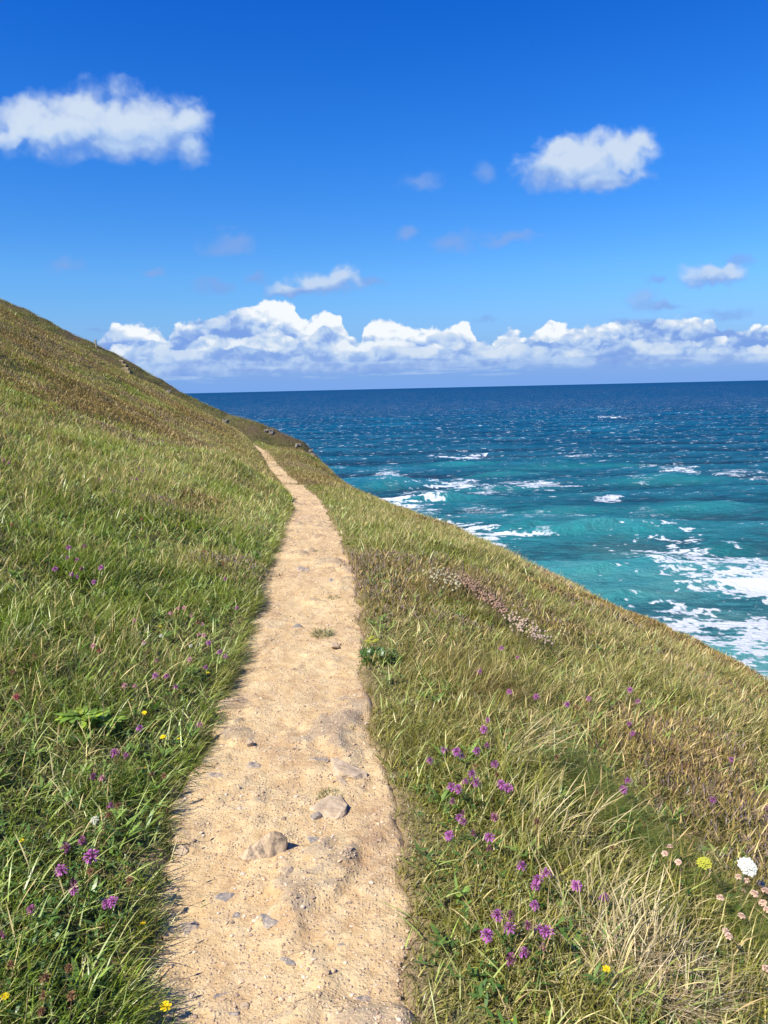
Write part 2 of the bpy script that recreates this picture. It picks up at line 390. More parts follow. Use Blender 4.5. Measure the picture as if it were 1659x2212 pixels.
# ---------------------------------------------------------------- ground sheet
ang = np.concatenate([np.linspace(-180, -62, 40)[:-1], np.linspace(-62, 62, 760), np.linspace(62, 180, 40)[1:]]) * math.pi / 180
rad = np.concatenate([[0.05, .4, .8], np.geomspace(1.15, 150, 560)])
RR, AA = np.meshgrid(rad, ang, indexing='ij')
gx = (RR * np.sin(AA)).ravel(); gy = (RR * np.cos(AA)).ravel()
gz = H(gx, gy)
gc = ground_col(gx, gy)
mg, q, out = mat('turf_soil')
p = wpos(q)
nz = q.noise(p, 9, 6, .65); nz2 = q.noise(p, 60, 3, .6)
base = q.attr('col')[0]
cc = q.mix(q.ss(nz, .35, .7), base, q.mix(.6, base, (.20, .15, .07)))
cc = q.mix(q.ss(nz2, .35, .65, .0, .5), cc, q.mix(.6, cc, (.05, .06, .018)))
rockm = q.attr('rock')[2]
strat = q.noise(q.v('MULTIPLY', p, (1.0, 1.0, 4.0)), .9, 8, .65)
rc = q.ramp(strat, [(.3, (.035, .033, .032)), (.5, (.12, .11, .10)), (.62, (.24, .21, .18)), (.75, (.10, .09, .085))])
rm = q.ss(q.m('ADD', rockm, q.m('MULTIPLY', q.m('SUBTRACT', strat, .5), .8)), .45, .6)
cc = q.mix(rm, cc, rc)
hb = q.m('ADD', q.m('MULTIPLY', nz, .05), q.m('MULTIPLY', nz2, .012))
hb = q.m('ADD', hb, q.m('MULTIPLY', q.m('MULTIPLY', strat, rm), .5))
principled(q, out, cc, .95, .1, bump(q, hb, 1.0))
s_, u_ = su(gx, gy)
rock_att = sm(-u_, 13, 16) * .9 + sm(gy, 70, 80) * sm(gx, -9.5, -7.5)
ground = mesh_obj('ground', np.stack([gx, gy, gz], -1), grid_faces(len(rad), len(ang)), mg, cols=gc, attrs={'rock': rock_att})
tag(ground, 'grassy hillside falling to the sea cliff on both sides of the trodden path', kind='structure')

# ---------------------------------------------------------------- path sheet
ss_ = np.concatenate([np.arange(-4, 1.4, .1), np.arange(1.4, 6, .012), np.geomspace(6, 58, 620)])
uu_ = np.linspace(-.62, .62, 104)
S2, U2 = np.meshgrid(ss_, uu_, indexing='ij'); S = S2.ravel(); U = U2.ravel()
gsl = (pathx(S + .05) - pathx(S - .05)) / .1; nrm = np.sqrt(1 + gsl * gsl)
px_ = pathx(S) - U / nrm; py_ = S + U * gsl / nrm
ew = halfw_(S)
def path_h(x, y, S, U):
    ov = np.abs(U) - np.where(U > 0, edges(S)[0], edges(S)[1])
    z = pathz(S) - .01 - .09 * sm(ov, .005, .11)
    fade = 1 / (1 + (S / 9) ** 2)
    z = z + .055 * fbm(x / .7, y / .7, 51, 3) + .016 * fbm(x / .16, y / .22, 52, 3)
    bd = fbm((x * .8 + y * .6) / .30, (y * .8 - x * .6) / .085, 55, 4); z = z + .013 * sm(bd, .03, .16) * sm(fbm(x / .5, y / .5, 56, 2), -.05, .1) + .008 * fbm(x / .04, y / .05, 53, 2) * fade
    # half buried slabs that show as worn ridges
    rg = fbm(x / .28 + 3, y / .34, 54, 3); z = z + .07 * np.maximum(rg - .12, 0) * 2
    return z
pz_ = path_h(px_, py_, S, U)
rgd = fbm(px_ / .28 + 3, py_ / .34, 54, 3)
mp, q, out = mat('trodden_earth')
p = wpos(q)
n_a = q.noise(q.v('MULTIPLY', p, (1.0, .7, 1.0)), 3.1, 7, .66, .5); n_b = q.noise(p, 14, 6, .7); n_c = q.noise(p, 75, 4, .65)
c0 = q.ramp(n_a, [(.32, (.39, .255, .132)), (.46, (.49, .338, .165)), (.58, (.54, .392, .196)), (.70, (.58, .440, .240))])
c0 = q.mix(q.ss(n_b, .42, .66, 0, .65), c0, (.60, .465, .26))
c0 = q.mix(q.ss(n_b, .46, .28, 0, .6), c0, (.38, .22, .095))
grit = q.voro(p, 95, 'F1', 'Color'); gd = q.voro(p, 95, 'F1', 'Distance')
gx_, gy_, gz_ = q.xyz(grit)
c0 = q.mix(q.m('MULTIPLY', q.ss(gd, .45, .3), q.ss(gx_, .74, .8)), c0, q.mix(gy_, (.58, .44, .29), (.32, .22, .15)))
# grey slate patches where the rock shows
slab = q.attr('slab')[2]
sn = q.noise(q.v('MULTIPLY', p, (1.0, 1.7, 1.0)), 11, 7, .72)
sl = q.ss(q.m('ADD', slab, q.m('MULTIPLY', q.m('SUBTRACT', sn, .5), 1.0)), .14, .27)
sc = q.ramp(q.noise(p, 45, 5, .7), [(.3, (.09, .085, .085)), (.5, (.20, .18, .16)), (.7, (.36, .30, .22))])
c0 = q.mix(q.m('MULTIPLY', sl, .42), c0, sc)
hb = q.m('ADD', q.m('MULTIPLY', n_b, .017), q.m('MULTIPLY', n_c, .0032))
hb = q.m('ADD', hb, q.m('MULTIPLY', q.m('MULTIPLY', q.ss(gd, .5, .2), q.ss(gx_, .62, .74)), .003))
hb = q.m('ADD', hb, q.m('MULTIPLY', q.noise(q.v('MULTIPLY', p, (1.0, 2.2, 1.0)), 22, 5, .7), .007))
principled(q, out, c0, .93, .12, bump(q, hb, 1.0, 1.0))
path = mesh_obj('path', np.stack([px_, py_, pz_], -1), grid_faces(len(ss_), len(uu_)), mp, attrs={'slab': rgd - .06})
tag(path, 'narrow trodden earth path, sandy orange and stony', kind='structure')

# ---------------------------------------------------------------- sea
SEA = -35.0
dep = np.concatenate([np.geomspace(42, 12, 330)[:-1], np.linspace(12, 1.6, 560)[:-1], np.geomspace(1.6, .036, 130)])
sr = (EYE - SEA) / np.tan(np.radians(dep)); sr[0] = 40
sa = np.radians(np.arange(-30, 36, .078))
R3, A3 = np.meshgrid(sr, sa, indexing='ij'); sx = (R3 * np.sin(A3)).ravel(); sy = (R3 * np.cos(A3)).ravel(); rr = R3.ravel()
dr = np.gradient(sr)[:, None].repeat(len(sa), 1).ravel()
hz = np.zeros_like(sx); ox = np.zeros_like(sx); oy = np.zeros_like(sx); jac = np.zeros_like(sx)
wr = np.random.default_rng(5)
gate = .65 + 1.2 * fbm(sx / 70, sy / 45, 401, 3)          # wave groups
for k in range(64):
    lam = 3.2 * (62 / 3.2) ** (k / 63.0) * wr.uniform(.93, 1.07)
    th = wr.normal(0, .50 if lam < 25 else .22) + .10
    kx, ky = math.sin(th) * 2 * math.pi / lam, math.cos(th) * 2 * math.pi / lam
    a = .0098 * lam ** 0.90
    fade = np.clip(1.6 - 3.2 * dr / lam, 0, 1)
    ph = kx * sx + ky * sy + wr.uniform(0, 6.283)
    s__, c__ = np.sin(ph), np.cos(ph)
    hz += a * fade * c__ * gate; ox -= a * fade * s__ * kx / math.hypot(kx, ky) * .9; oy -= a * fade * s__ * ky / math.hypot(kx, ky) * .9
    jac += a * fade * c__ * 2 * math.pi / lam
# distance from the shore line measured roughly along the view to the right of the cliff
shore = sy - (30 + .95 * sx * 1.0)
turq = 1 - sm(rr + 50 * fbm(sx / 60, sy / 35, 411, 4), 85, 260)
foam = np.zeros_like(sx); lift = np.zeros_like(sx); glow = np.zeros_like(sx)
wob = fbm(sx / 5, sy / 3.2, 421, 4); wob2 = fbm(sx / 1.6, sy / 1.1, 423, 3); wob3 = fbm(sx / 9, sy / 1.6, 425, 3); wob4 = fbm(sx / .9, sy / .7, 427, 3)
def patch(px, py, rx, ry, amount, soft=1.0, stk=1.0):
    c = on_z(px, py, SEA); D = (c - np.array([0, 0, EYE])) @ FW
    w = rx / FPX * D; dp = math.atan2(EYE - SEA, math.hypot(c[0], c[1])); l = ry / FPX * D / math.sin(dp)
    near = (np.abs(sx - c[0]) < 3 * w) & (np.abs(sy - c[1]) < 3 * l + 12)
    ex = (sx[near] - c[0]) / w; ey = (sy[near] - c[1]) / l
    d = np.hypot(ex / 1.25, ey) + 2.4 * wob[near] + 1.3 * wob2[near] + 2.6 * stk * wob3[near] + 1.6 * wob4[near]
    foam[near] = np.maximum(foam[near], amount * (1 - sm(d, 1 - .75 * soft, 1 + .2 * soft)))
def swell(px, py, rx, h, th=3.2, fo=0.0):
    """one steep rising wave, its face towards the shore"""
    c = on_z(px, py, SEA); D = (c - np.array([0, 0, EYE])) @ FW; w = rx / FPX * D
    near = (np.abs(sx - c[0]) < 2.5 * w) & (np.abs(sy - c[1]) < 25)
    X = sx[near] - c[0]; Y = sy[near] - c[1] - 1.2 * np.sin(X / w * 2) - .02 * X * X / w + 3 * wob[near]
    e = np.exp(-(X / w) ** 2)
    p = np.where(Y < 0, np.exp(-(Y / (th * .55)) ** 2), np.exp(-(Y / (th * 1.9)) ** 2))
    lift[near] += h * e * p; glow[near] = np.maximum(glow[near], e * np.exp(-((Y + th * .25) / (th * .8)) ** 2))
    foam[near] = np.maximum(foam[near], fo * e * np.exp(-((Y + .1) / .7) ** 2) * (1 + 2 * wob2[near]))
for a_ in [(950, 1083, 90, 3.0, 4.0, .55), (1130, 1143, 60, 2.0, 4, .35), (1260, 1149, 130, 2.6, 4.5, .5), (1080, 1058, 110, 1.4, 5, .3), (1400, 1150, 90, 1.5, 5, .0), (1420, 1216, 60, 1.4, 3.5, .3), (1090, 1236, 90, 1.5, 3.5, .1), (1300, 1240, 80, 1.1, 4, .1), (1200, 1105, 120, 1.5, 6, .0), (1500, 1100, 140, 1.6, 7, .0), (1010, 1006, 120, 1.8, 8, .0), (1250, 1010, 180, 1.9, 9, .0), (1450, 1040, 160, 1.9, 8, .0), (1080, 1026, 90, 1.5, 7, .2), (830, 1052, 60, 1.8, 7, .0), (1560, 1180, 80, 1.3, 4, .1), (1180, 1290, 90, 1.0, 3, .2), (1350, 1290, 70, 1.0, 3, .0)]: swell(*a_)
for a_ in [(862, 1077, 46, 13, 1.6), (845, 1085, 35, 14, 1.2), (905, 1104, 48, 9, .75), (985, 1050, 62, 12, 1.1), (1055, 1061, 50, 8, .8), (1138, 1047, 58, 9, 1.1), (833, 1029, 34, 15, .85), (880, 1065, 60, 5, .8),
           (1039, 1102, 30, 10, .7), (1201, 1115, 60, 7, .75), (1123, 1117, 50, 8, .6), (1013, 1151, 62, 20, 1.35), (985, 1140, 50, 14, 1.2), (1396, 1211, 17, 6, 1.5), (1488, 1153, 14, 5, 1.3), (1477, 1016, 30, 7, 1.1), (1597, 1026, 50, 7, .9), (1640, 1036, 30, 6, 1.0),
           (1016, 988, 34, 6, 1.1), (948, 987, 15, 4, 1.2), (1253, 984, 38, 3, .9), (1321, 1078, 24, 4, 1.1), (1365, 1034, 16, 8, .9), (1417, 1112, 28, 8, .7), (1133, 1211, 50, 14, .4), (1316, 901, 26, 2.5, 1.1), (1230, 986, 14, 3, .9), (1450, 1005, 60, 3, .8), (1560, 1018, 50, 3, .9), (1180, 1155, 14, 6, .8),
           (1655, 1275, 125, 115, 1.62, 1.4, .3), (1620, 1375, 140, 95, 1.65, 1.4, .3), (1530, 1260, 60, 60, .8, 1.2, .5), (1500, 1330, 90, 40, .72, 1.2, .5), (1610, 1225, 85, 60, 1.2, 1.2, .3), (1500, 1296, 60, 12, .62), (1400, 1283, 50, 9, .42), (1640, 1410, 90, 60, 1.1), (1480, 1350, 70, 30, .5), (1560, 1225, 60, 20, .55), (1660, 1190, 60, 14, .55), (1300, 1235, 60, 20, .35), (1080, 1190, 40, 16, .42), (1150, 1240, 50, 16, .38), (900, 1120, 40, 12, .5), (1250, 1320, 70, 20, .40)]: patch(*a_)
# whitecaps where the crests are steepest
crest = sm(jac + .35 * fbm(sx / 28, sy / 18, 431, 3) + .9 * wob2 * .5, .50, .74) * (rr < 900)
foam = np.maximum(foam, crest * (.9))
streak = sm(fbm(sx / 26, sy / 7, 441, 4), .16, .34) * .30 * (1 - sm(rr, 250, 700))
foam = np.maximum(foam, streak)
hz = hz * (.55 + .45 * sm(rr, 90, 240)) + lift
calm = 1 - sm(rr, 3000, 9000)
sv = np.stack([sx + ox, sy + oy, SEA + hz * calm], -1)
mw, q, out = mat('sea_water')
p = wpos(q); X_, Y_, Z_ = q.xyz(p)
dist = q.v('LENGTH', q.v('MULTIPLY', p, (1, 1, 0)))
pf = q.v('MULTIPLY', p, (1.0, 1.9, 0.0))
n1 = q.noise(pf, .045, 5, .6); n2 = q.noise(pf, .35, 6, .65); n3 = q.noise(pf, 1.6, 4, .6); nfar = q.noise(q.v('MULTIPLY', p, (1, 3.0, 0)), .008, 6, .62)
zone = q.m('ADD', q.m('LOGARITHM', dist, 10.0), q.m('MULTIPLY', q.m('SUBTRACT', n1, .5), .42))
deep = q.ramp(q.ss(zone, 1.95, 3.6, kind='LINEAR'), [(0.0, (.15, .44, .41)), (.07, (.075, .34, .335)), (.13, (.030, .245, .26)), (.20, (.006, .170, .200)), (.30, (.001, .112, .165)), (.48, (.001, .078, .150)), (.70, (.001, .060, .150)), (1, (.002, .052, .140))])
deep = q.mix(q.ss(nfar, .35, .65, 0, .35), deep, (.003, .035, .085))
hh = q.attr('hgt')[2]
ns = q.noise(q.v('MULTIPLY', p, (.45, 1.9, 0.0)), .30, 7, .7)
wv = q.m('ADD', q.m('MULTIPLY', hh, .55), q.m('MULTIPLY', q.m('SUBTRACT', ns, .5), 3.6))  # light on crests and shade in troughs, painted into the water colour
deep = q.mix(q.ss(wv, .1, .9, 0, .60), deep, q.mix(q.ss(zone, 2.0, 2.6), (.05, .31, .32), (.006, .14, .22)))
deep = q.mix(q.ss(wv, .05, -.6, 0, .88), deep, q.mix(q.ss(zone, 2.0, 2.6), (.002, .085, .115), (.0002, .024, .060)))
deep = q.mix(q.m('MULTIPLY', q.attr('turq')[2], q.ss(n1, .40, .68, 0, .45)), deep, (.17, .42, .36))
deep = q.mix(q.m('MULTIPLY', q.attr('glow')[2], .42, clamp=True), deep, (.012, .25, .23))  # light coming through rising wave faces, painted as a paler teal
# foam : solid, breaking up to lace
fo = q.attr('foam')[2]
cells = q.voro(q.v('ADD', pf, q.v('SCALE', q.noise(pf, .9, 3, .6, color=True), scale=1.4)), .85, 'DISTANCE_TO_EDGE', detail=1.0)
lace = q.m('SUBTRACT', 1.0, q.ss(cells, .0, .30))
fn = q.m('ADD', q.m('MULTIPLY', lace, .42), q.m('ADD', q.m('MULTIPLY', n2, .62), q.m('MULTIPLY', n3, .30)))
big_n = q.m('ADD', q.m('MULTIPLY', q.noise(q.v('MULTIPLY', p, (.7, 1.3, 0.0)), .42, 7, .74), .6), q.m('MULTIPLY', q.noise(q.v('ADD', q.v('MULTIPLY', p, (1.0, 1.4, 0.0)), (31., 7., 0.)), 1.5, 5, .7, .8), .4))
lace2 = q.m('SUBTRACT', 1.0, q.ss(q.voro(q.v('ADD', pf, q.v('SCALE', q.noise(pf, .5, 3, .6, color=True), scale=2.5)), .33, 'DISTANCE_TO_EDGE', detail=2.0), .0, .22))
lace = q.m('MAXIMUM', lace, lace2)
fm = q.ss(q.m('ADD', q.m('MULTIPLY', fo, .78), q.m('ADD', q.m('MULTIPLY', fn, .7), q.m('MULTIPLY', q.m('SUBTRACT', big_n, .5), 2.0))), .96, 1.54)
# small whitecaps scattered to the horizon, thinning out with distance
p2 = q.v('MULTIPLY', p, (1.0, 2.6, 0.0))
wc1 = q.ss(q.noise(p2, .13, 5, .74), .602, .632); wc2 = q.ss(q.noise(q.v('MULTIPLY', p, (1.0, 5.0, 0.0)), .026, 6, .76), .602, .632)
wfar = q.m('MULTIPLY', wc2, q.ss(dist, 600, 1500)); wmid = q.m('MULTIPLY', wc1, q.ss(dist, 160, 500))
wfar = q.m('MULTIPLY', wfar, q.ss(dist, 14000, 3000)); 
wc = q.m('MAXIMUM', q.m('MULTIPLY', wmid, q.ss(dist, 2600, 1200)), q.m('MULTIPLY', wfar, .7))
fm = q.m('MAXIMUM', fm, q.m('MULTIPLY', wc, .85))
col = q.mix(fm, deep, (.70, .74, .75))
hb = q.m('ADD', q.m('MULTIPLY', q.noise(pf, .55, 7, .66), 1.1), q.m('MULTIPLY', n3, .22))
far_s = q.ss(dist, 3000, 300, .3, 1.0)
b_ = q.n('ShaderNodeBump'); q.put(b_.inputs['Height'], hb); b_.inputs['Distance'].default_value = 1.3; q.put(b_.inputs['Strength'], far_s)
df = q.n('ShaderNodeBsdfDiffuse'); q.put(df.inputs[0], col); q.put(df.inputs['Normal'], b_.outputs[0])
gl = q.n('ShaderNodeBsdfGlossy'); gl.inputs['Roughness'].default_value = .28; q.put(gl.inputs['Normal'], b_.outputs[0])
mx = q.n('ShaderNodeMixShader'); q.put(mx.inputs[0], q.m('MULTIPLY_ADD', fm, -.03, .042))
q.t.links.new(df.outputs[0], mx.inputs[1]); q.t.links.new(gl.outputs[0], mx.inputs[2]); q.t.links.new(mx.outputs[0], out.inputs[0])
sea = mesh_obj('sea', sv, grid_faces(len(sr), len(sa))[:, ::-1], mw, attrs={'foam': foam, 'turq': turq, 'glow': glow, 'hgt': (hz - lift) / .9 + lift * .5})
tag(sea, 'wind-blown blue green sea with whitecaps and surf below the cliff', kind='structure')
# ---------------------------------------------------------------- grass and other cover
def blades(name, x, y, L, Wd, head, lean, curl, col, prof, mat_, tipcol=None, z=None, twist=None, parent=None, zoff=None):
    """a field of tapering bent blades; prof: width factors along the blade, the last one is the tip"""
    n = len(x); k = len(prof)
    if z is None: z = H(x, y)
    if zoff is not None: z = z + zoff
    dirx, diry = np.cos(head), np.sin(head)
    tw = rng.uniform(-.9, .9, n) if twist is None else twist
    wx_, wy_ = -np.sin(head + tw), np.cos(head + tw)
    P_ = np.zeros((n, 2 * (k - 1) + 1, 3), np.float32); Cc = np.zeros((n, 2 * (k - 1) + 1, 3), np.float32)
    hx = np.zeros(n); hz_ = np.zeros(n); step = L / (k - 1)
    for i in range(k):
        cx = x + dirx * hx; cy = y + diry * hx; cz = z - .008 + hz_
        tcol = col if tipcol is None else col + (tipcol - col) * (i / (k - 1)) ** 1.5
        if i < k - 1:
            w = Wd * prof[i] * .5
            P_[:, 2 * i] = np.stack([cx - wx_ * w, cy - wy_ * w, cz], -1); P_[:, 2 * i + 1] = np.stack([cx + wx_ * w, cy + wy_ * w, cz], -1)
            Cc[:, 2 * i] = tcol; Cc[:, 2 * i + 1] = tcol
        else:
            P_[:, 2 * i] = np.stack([cx, cy, cz], -1); Cc[:, 2 * i] = tcol
        a = lean + curl * (i + .5) / (k - 1)
        hx = hx + np.sin(a) * step; hz_ = hz_ + np.cos(a) * step
    nv = 2 * (k - 1) + 1; b = (np.arange(n) * nv)[:, None]
    fs = []
    if k > 2:
        qd = np.concatenate([b + np.array([2 * i, 2 * i + 1, 2 * i + 3, 2 * i + 2])[None] for i in range(k - 2)], 0); fs.append(qd)
    fs.append(b + np.array([nv - 3, nv - 2, nv - 1])[None])
    return mesh_obj(name, P_.reshape(-1, 3), fs, mat_, cols=Cc.reshape(-1, 3), parent=parent)
def leaf_mat(name, rough=.5, trans=.35, spec=.25):
    m_, q, out = mat(name)
    c = q.attr('col')[0]
    b = q.n('ShaderNodeBsdfPrincipled'); q.put(b.inputs['Base Color'], c); b.inputs['Roughness'].default_value = rough; b.inputs['Specular IOR Level'].default_value = spec
    tr = q.n('ShaderNodeBsdfTranslucent'); q.put(tr.inputs[0], q.mix(1.0, c, (1.15, 1.25, .7), 'MULTIPLY'))
    mx = q.n('ShaderNodeMixShader'); mx.inputs[0].default_value = trans
    q.t.links.new(b.outputs[0], mx.inputs[1]); q.t.links.new(tr.outputs[0], mx.inputs[2]); q.t.links.new(mx.outputs[0], out.inputs[0])
    return m_
M_GRASS = leaf_mat('grass_blade', .38, .36, .45); M_DRY = leaf_mat('dry_blade', .75, .25, .1); M_HEATH = leaf_mat('heather_sprig', .85, .12, .05); M_LEAF = leaf_mat('broad_leaf', .38, .3, .4)

def candidates(r0, r1, k, a0=-34, a1=34):
    """points over the land in sight with density about k * rho(r)"""
    rg = np.geomspace(r0, r1, 400); rho = k * RHO(rg); w_ = rho * rg
    cdf = np.concatenate([[0], np.cumsum((w_[1:] + w_[:-1]) / 2 * np.diff(rg))]); n = int(cdf[-1] * math.radians(a1 - a0))
    r = np.interp(rng.uniform(0, cdf[-1], n), cdf, rg); a = np.radians(rng.uniform(a0, a1, n))
    x, y = r * np.sin(a), r * np.cos(a)
    s, u = su(x, y)
    ok = ((-u < 17) | (y > 72)) & ~((y > 58) & (y < 76)) & (y < 110)
    x, y, r, s, u = x[ok], y[ok], r[ok], s[ok], u[ok]
    z = H(x, y)
    px, py, D = proj(x, y, z + .1)
    ok = (px > -130) & (px < 1790) & (py < 2420) & (z > -12)
    el_, er_ = edges(s)
    clear = np.where(u > 0, u - el_, -u - er_)
    ok &= (clear > -.015 - .09 * rng.uniform(0, 1, len(clear)) ** 2.5) | (y > 60)
    return x[ok], y[ok], r[ok], s[ok], u[ok], z[ok], clear[ok]
def RHO(r): return np.where(r < 4, 1.0, (4 / np.maximum(r, 4)) ** 1.32)
def wid(r): return .0042 * (np.maximum(r, 3.2) / 3.2) ** .52
def CL(x, y): return .55 + 1.0 * sm(fbm(x / .28, y / .28, 81, 3), -.16, .22) + .35 * sm(fbm(x / 1.1, y / 1.1, 82, 2), -.1, .25)
def jit(n, a=.3): return 1 + rng.uniform(-a, a, (n, 1))
def wind(n, spread=1.1):                       # most blades lean with the wind, away from the sun side
    return np.where(rng.uniform(0, 1, n) < .68, rng.uniform(0, 6.283, n), rng.normal(math.radians(-20), spread * .8, n))

x, y, r, s, u, z, clear = candidates(1.15, 112, 9500)
_, _, he, st, n1, n2, n3 = fields(x, y)
n = len(x); pick = rng.uniform(0, 1, n)
is_h = pick < he * .62
is_s = ~is_h & (rng.uniform(0, 1, n) < st * .62 * np.clip(r / 5, .55, 1))
is_g = ~is_h & ~is_s
verge = np.where(clear < 0, 1.25, 1 - sm(clear, .0, .50))                # trodden edge: shorter
right = u < 0
# green grass
i = is_g; m_ = i.sum(); nn = n2[i]
c = mixc(np.tile(GREEN, (m_, 1)), DEEP, np.clip(.5 + 2.2 * nn - .9 * (s[i] > 9) * .5, 0, 1) * np.where(right[i], .35, .95))
c = mixc(c, LIME, np.clip(rng.uniform(-.5, .75, m_) + .35 * sm(s[i], 4, 10), 0, 1) * np.where(right[i], .32, .75))
c = mixc(c, OLIVE, np.clip(np.where(right[i], .72, .10 + .55 * sm(s[i], 5, 14)) + 1.2 * n1[i] + rng.uniform(-.2, .2, m_), 0, 1))
c = mixc(c, STRAW * .75, (rng.uniform(0, 1, m_) < np.where(right[i], .22, .12)) * .7)
c = c * (.62 + .85 * rng.uniform(0, 1, (m_, 1)) ** 1.6)
nl = (~right[i]) * (1 - sm(r[i], 4, 9)); c = c * (1 - .15 * nl[:, None]) + np.array([.10, .17, .03]) * (nl * (rng.uniform(0, 1, m_) < .22))[:, None]
c = c * jit(m_, .45)
Lb = (.055 + .075 * rng.uniform(0, 1, m_) ** 1.5) * CL(x[i], y[i]) * (1 - .3 * np.clip(he[i], 0, 1)) * (1 - np.where(right[i], .58, .30) * verge[i]) * (1 + .5 * sm(r[i], 10, 60))
far = r[i] > 9
for tagn, sel, pr in (('a', ~far, [1, .9, .62, 0]), ('b', far, [1, .8, 0])):
    o = blades('grass', x[i][sel], y[i][sel], Lb[sel], wid(r[i][sel]) * rng.uniform(.6, 1.45, sel.sum()), np.where((clear[i][sel] < .13) & (u[i][sel] > 0), rng.normal(-.1, .7, sel.sum()), wind(sel.sum())), rng.uniform(.05, 1.25, sel.sum()), rng.uniform(.2, 1.3, sel.sum()), c[sel], pr, M_GRASS, tipcol=c[sel] * .75 + LIME * .3, z=z[i][sel])
    tag(o, 'green grass growing close along both sides of the path' if tagn == 'a' else 'green grass over the farther hillside and headland', 'grass', kind='stuff')
# dry grass
i = is_s; m_ = i.sum()
c = mixc(np.tile(STRAW, (m_, 1)), np.array([.30, .25, .09]), rng.uniform(0, 1, m_)); c = mixc(c, TAN, np.clip(he[i] * .8 + rng.uniform(-.2, .3, m_), 0, 1)) * np.where(right[i], .80, 1)[:, None] * jit(m_, .35)
Lb = (.055 + .09 * rng.uniform(0, 1, m_) ** 2) * CL(x[i], y[i]) * (1 - .4 * np.clip(he[i], 0, 1)) * (1 - .6 * verge[i]) * (1 + .25 * sm(r[i], 10, 60))
o = blades('dry_grass', x[i], y[i], Lb, wid(r[i]) * rng.uniform(.45, 1.0, m_), wind(m_, .9), rng.uniform(.1, 1.5, m_), rng.uniform(-.2, .9, m_), c, [1, .8, .6, 0], M_DRY, z=z[i])
tag(o, 'bleached straw-coloured grass mixed through the green slope', 'grass', kind='stuff')
# taller seeding stems
x2, y2, r2, s2, u2, z2_, cl2 = candidates(1.3, 60, 230)
_, _, he2, st2, *_ = fields(x2, y2)
ok = (rng.uniform(0, 1, len(x2)) < .15 + .8 * st2) & (cl2 > .22)
x2, y2, r2, z2_, u2 = x2[ok], y2[ok], r2[ok], z2_[ok], u2[ok]; m_ = len(x2)
c = mixc(np.tile(STRAW, (m_, 1)), TAN, rng.uniform(0, .9, m_)) * jit(m_, .2)
o = blades('seeding_grass', x2, y2, rng.uniform(.12, .24, m_) * np.where(u2 < 0, .8, 1)[:m_], wid(r2) * .52, wind(m_, .7), rng.uniform(.0, .55, m_), rng.uniform(.2, 1.2, m_), c, [.5, .42, .38, .35, 1.5, 1.9, 1.2, 0], M_DRY, z=z2_)
tag(o, 'tall thin seeding grass stems arching with the wind', 'grass', kind='stuff')
# broad pale blades lying over the near turf
xf, yf, rf, sf, uf, zf, cf = candidates(1.2, 16, 620)
ok = rng.uniform(0, 1, len(xf)) < np.where(uf > 0, 1.0, .45) * sm(cf, .0, .12)
xf, yf, rf, uf, zf = xf[ok], yf[ok], rf[ok], uf[ok], zf[ok]; m_ = len(xf)
c = mixc(np.tile(np.array([.40, .50, .12]), (m_, 1)), np.array([.66, .62, .30]), rng.uniform(0, 1, m_) ** 1.5); c = mixc(c, GREEN * 1.3, rng.uniform(0, .6, m_)) * jit(m_, .2)
o = blades('flat_grass', xf, yf, rng.uniform(.07, .17, m_), wid(rf) * rng.uniform(.9, 1.5, m_), wind(m_, .8), rng.uniform(.35, 1.1, m_), rng.uniform(.2, .8, m_), c, [.8, 1, .85, .5, 0], M_GRASS, z=zf + .02)
tag(o, 'broad pale green grass blades lying bent over the near turf', 'grass', kind='stuff')
# heather: short twiggy sprigs on low mounds
i = is_h; rep = 3; idx = np.repeat(np.nonzero(i)[0], rep); m_ = len(idx)
sp = .02 + .012 * r[idx]
xx = x[idx] + rng.normal(0, 1, m_) * sp; yy = y[idx] + rng.normal(0, 1, m_) * sp
hum = .16 * np.clip(fbm(xx / .7, yy / .7, 61, 3) + .35, 0, 1)
kind_ = fbm(xx / 1.7 + 9, yy / 1.7, 62, 3) + rng.uniform(-.2, .2, m_)
c = mixc(np.tile(RUST, (m_, 1)), HEATH, sm(kind_, -.15, .0)); c = mixc(c, MAUVE, sm(kind_, .08, .2)); c = mixc(c, OLIVE, (rng.uniform(0, 1, m_) < .50) * .9); c = mixc(c, TAN, (rng.uniform(0, 1, m_) < .20) * .85) * jit(m_, .4)
o = blades('heather', xx, yy, rng.uniform(.022, .062, m_) * (1 + .6 * sm(r[idx], 8, 40)), wid(r[idx]) * rng.uniform(.6, 1.3, m_), rng.uniform(0, 6.3, m_), rng.uniform(.0, 1.3, m_), rng.uniform(0, .5, m_), c, [.7, 1, 0], M_HEATH, zoff=hum)
tag(o, 'brown and mauve heather and dried scrub covering the upper bank and cliff edge', 'heather', kind='stuff')
# long blades hanging over the left edge of the path, and leaf rosettes in the near turf
xv, yv, rv, sv_, uv, zv, cv = candidates(1.15, 12, 9000)
ok = (cv < .10) & (cv > -.02) & (uv > 0) & (fbm(xv / .22, yv / .22, 95, 2) + rng.uniform(-.2, .2, len(xv)) > -.02)
xv, yv, rv, zv = xv[ok], yv[ok], rv[ok], zv[ok]; m_ = len(xv)
c = mixc(np.tile(GREEN, (m_, 1)), OLIVE, rng.uniform(0, 1, m_)); c = mixc(c, np.array([.55, .52, .22]), (rng.uniform(0, 1, m_) < .3) * .8) * jit(m_, .4)
o = blades('overhanging_grass', xv, yv, rng.uniform(.05, .13, m_), wid(rv) * rng.uniform(.6, 1.1, m_), rng.normal(.1, .6, m_), rng.uniform(.3, 1.1, m_), rng.uniform(.4, 1.1, m_), c, [1, .9, .6, 0], M_GRASS, z=zv)
tag(o, 'grass blades hanging over the left edge of the path', 'grass', kind='stuff')
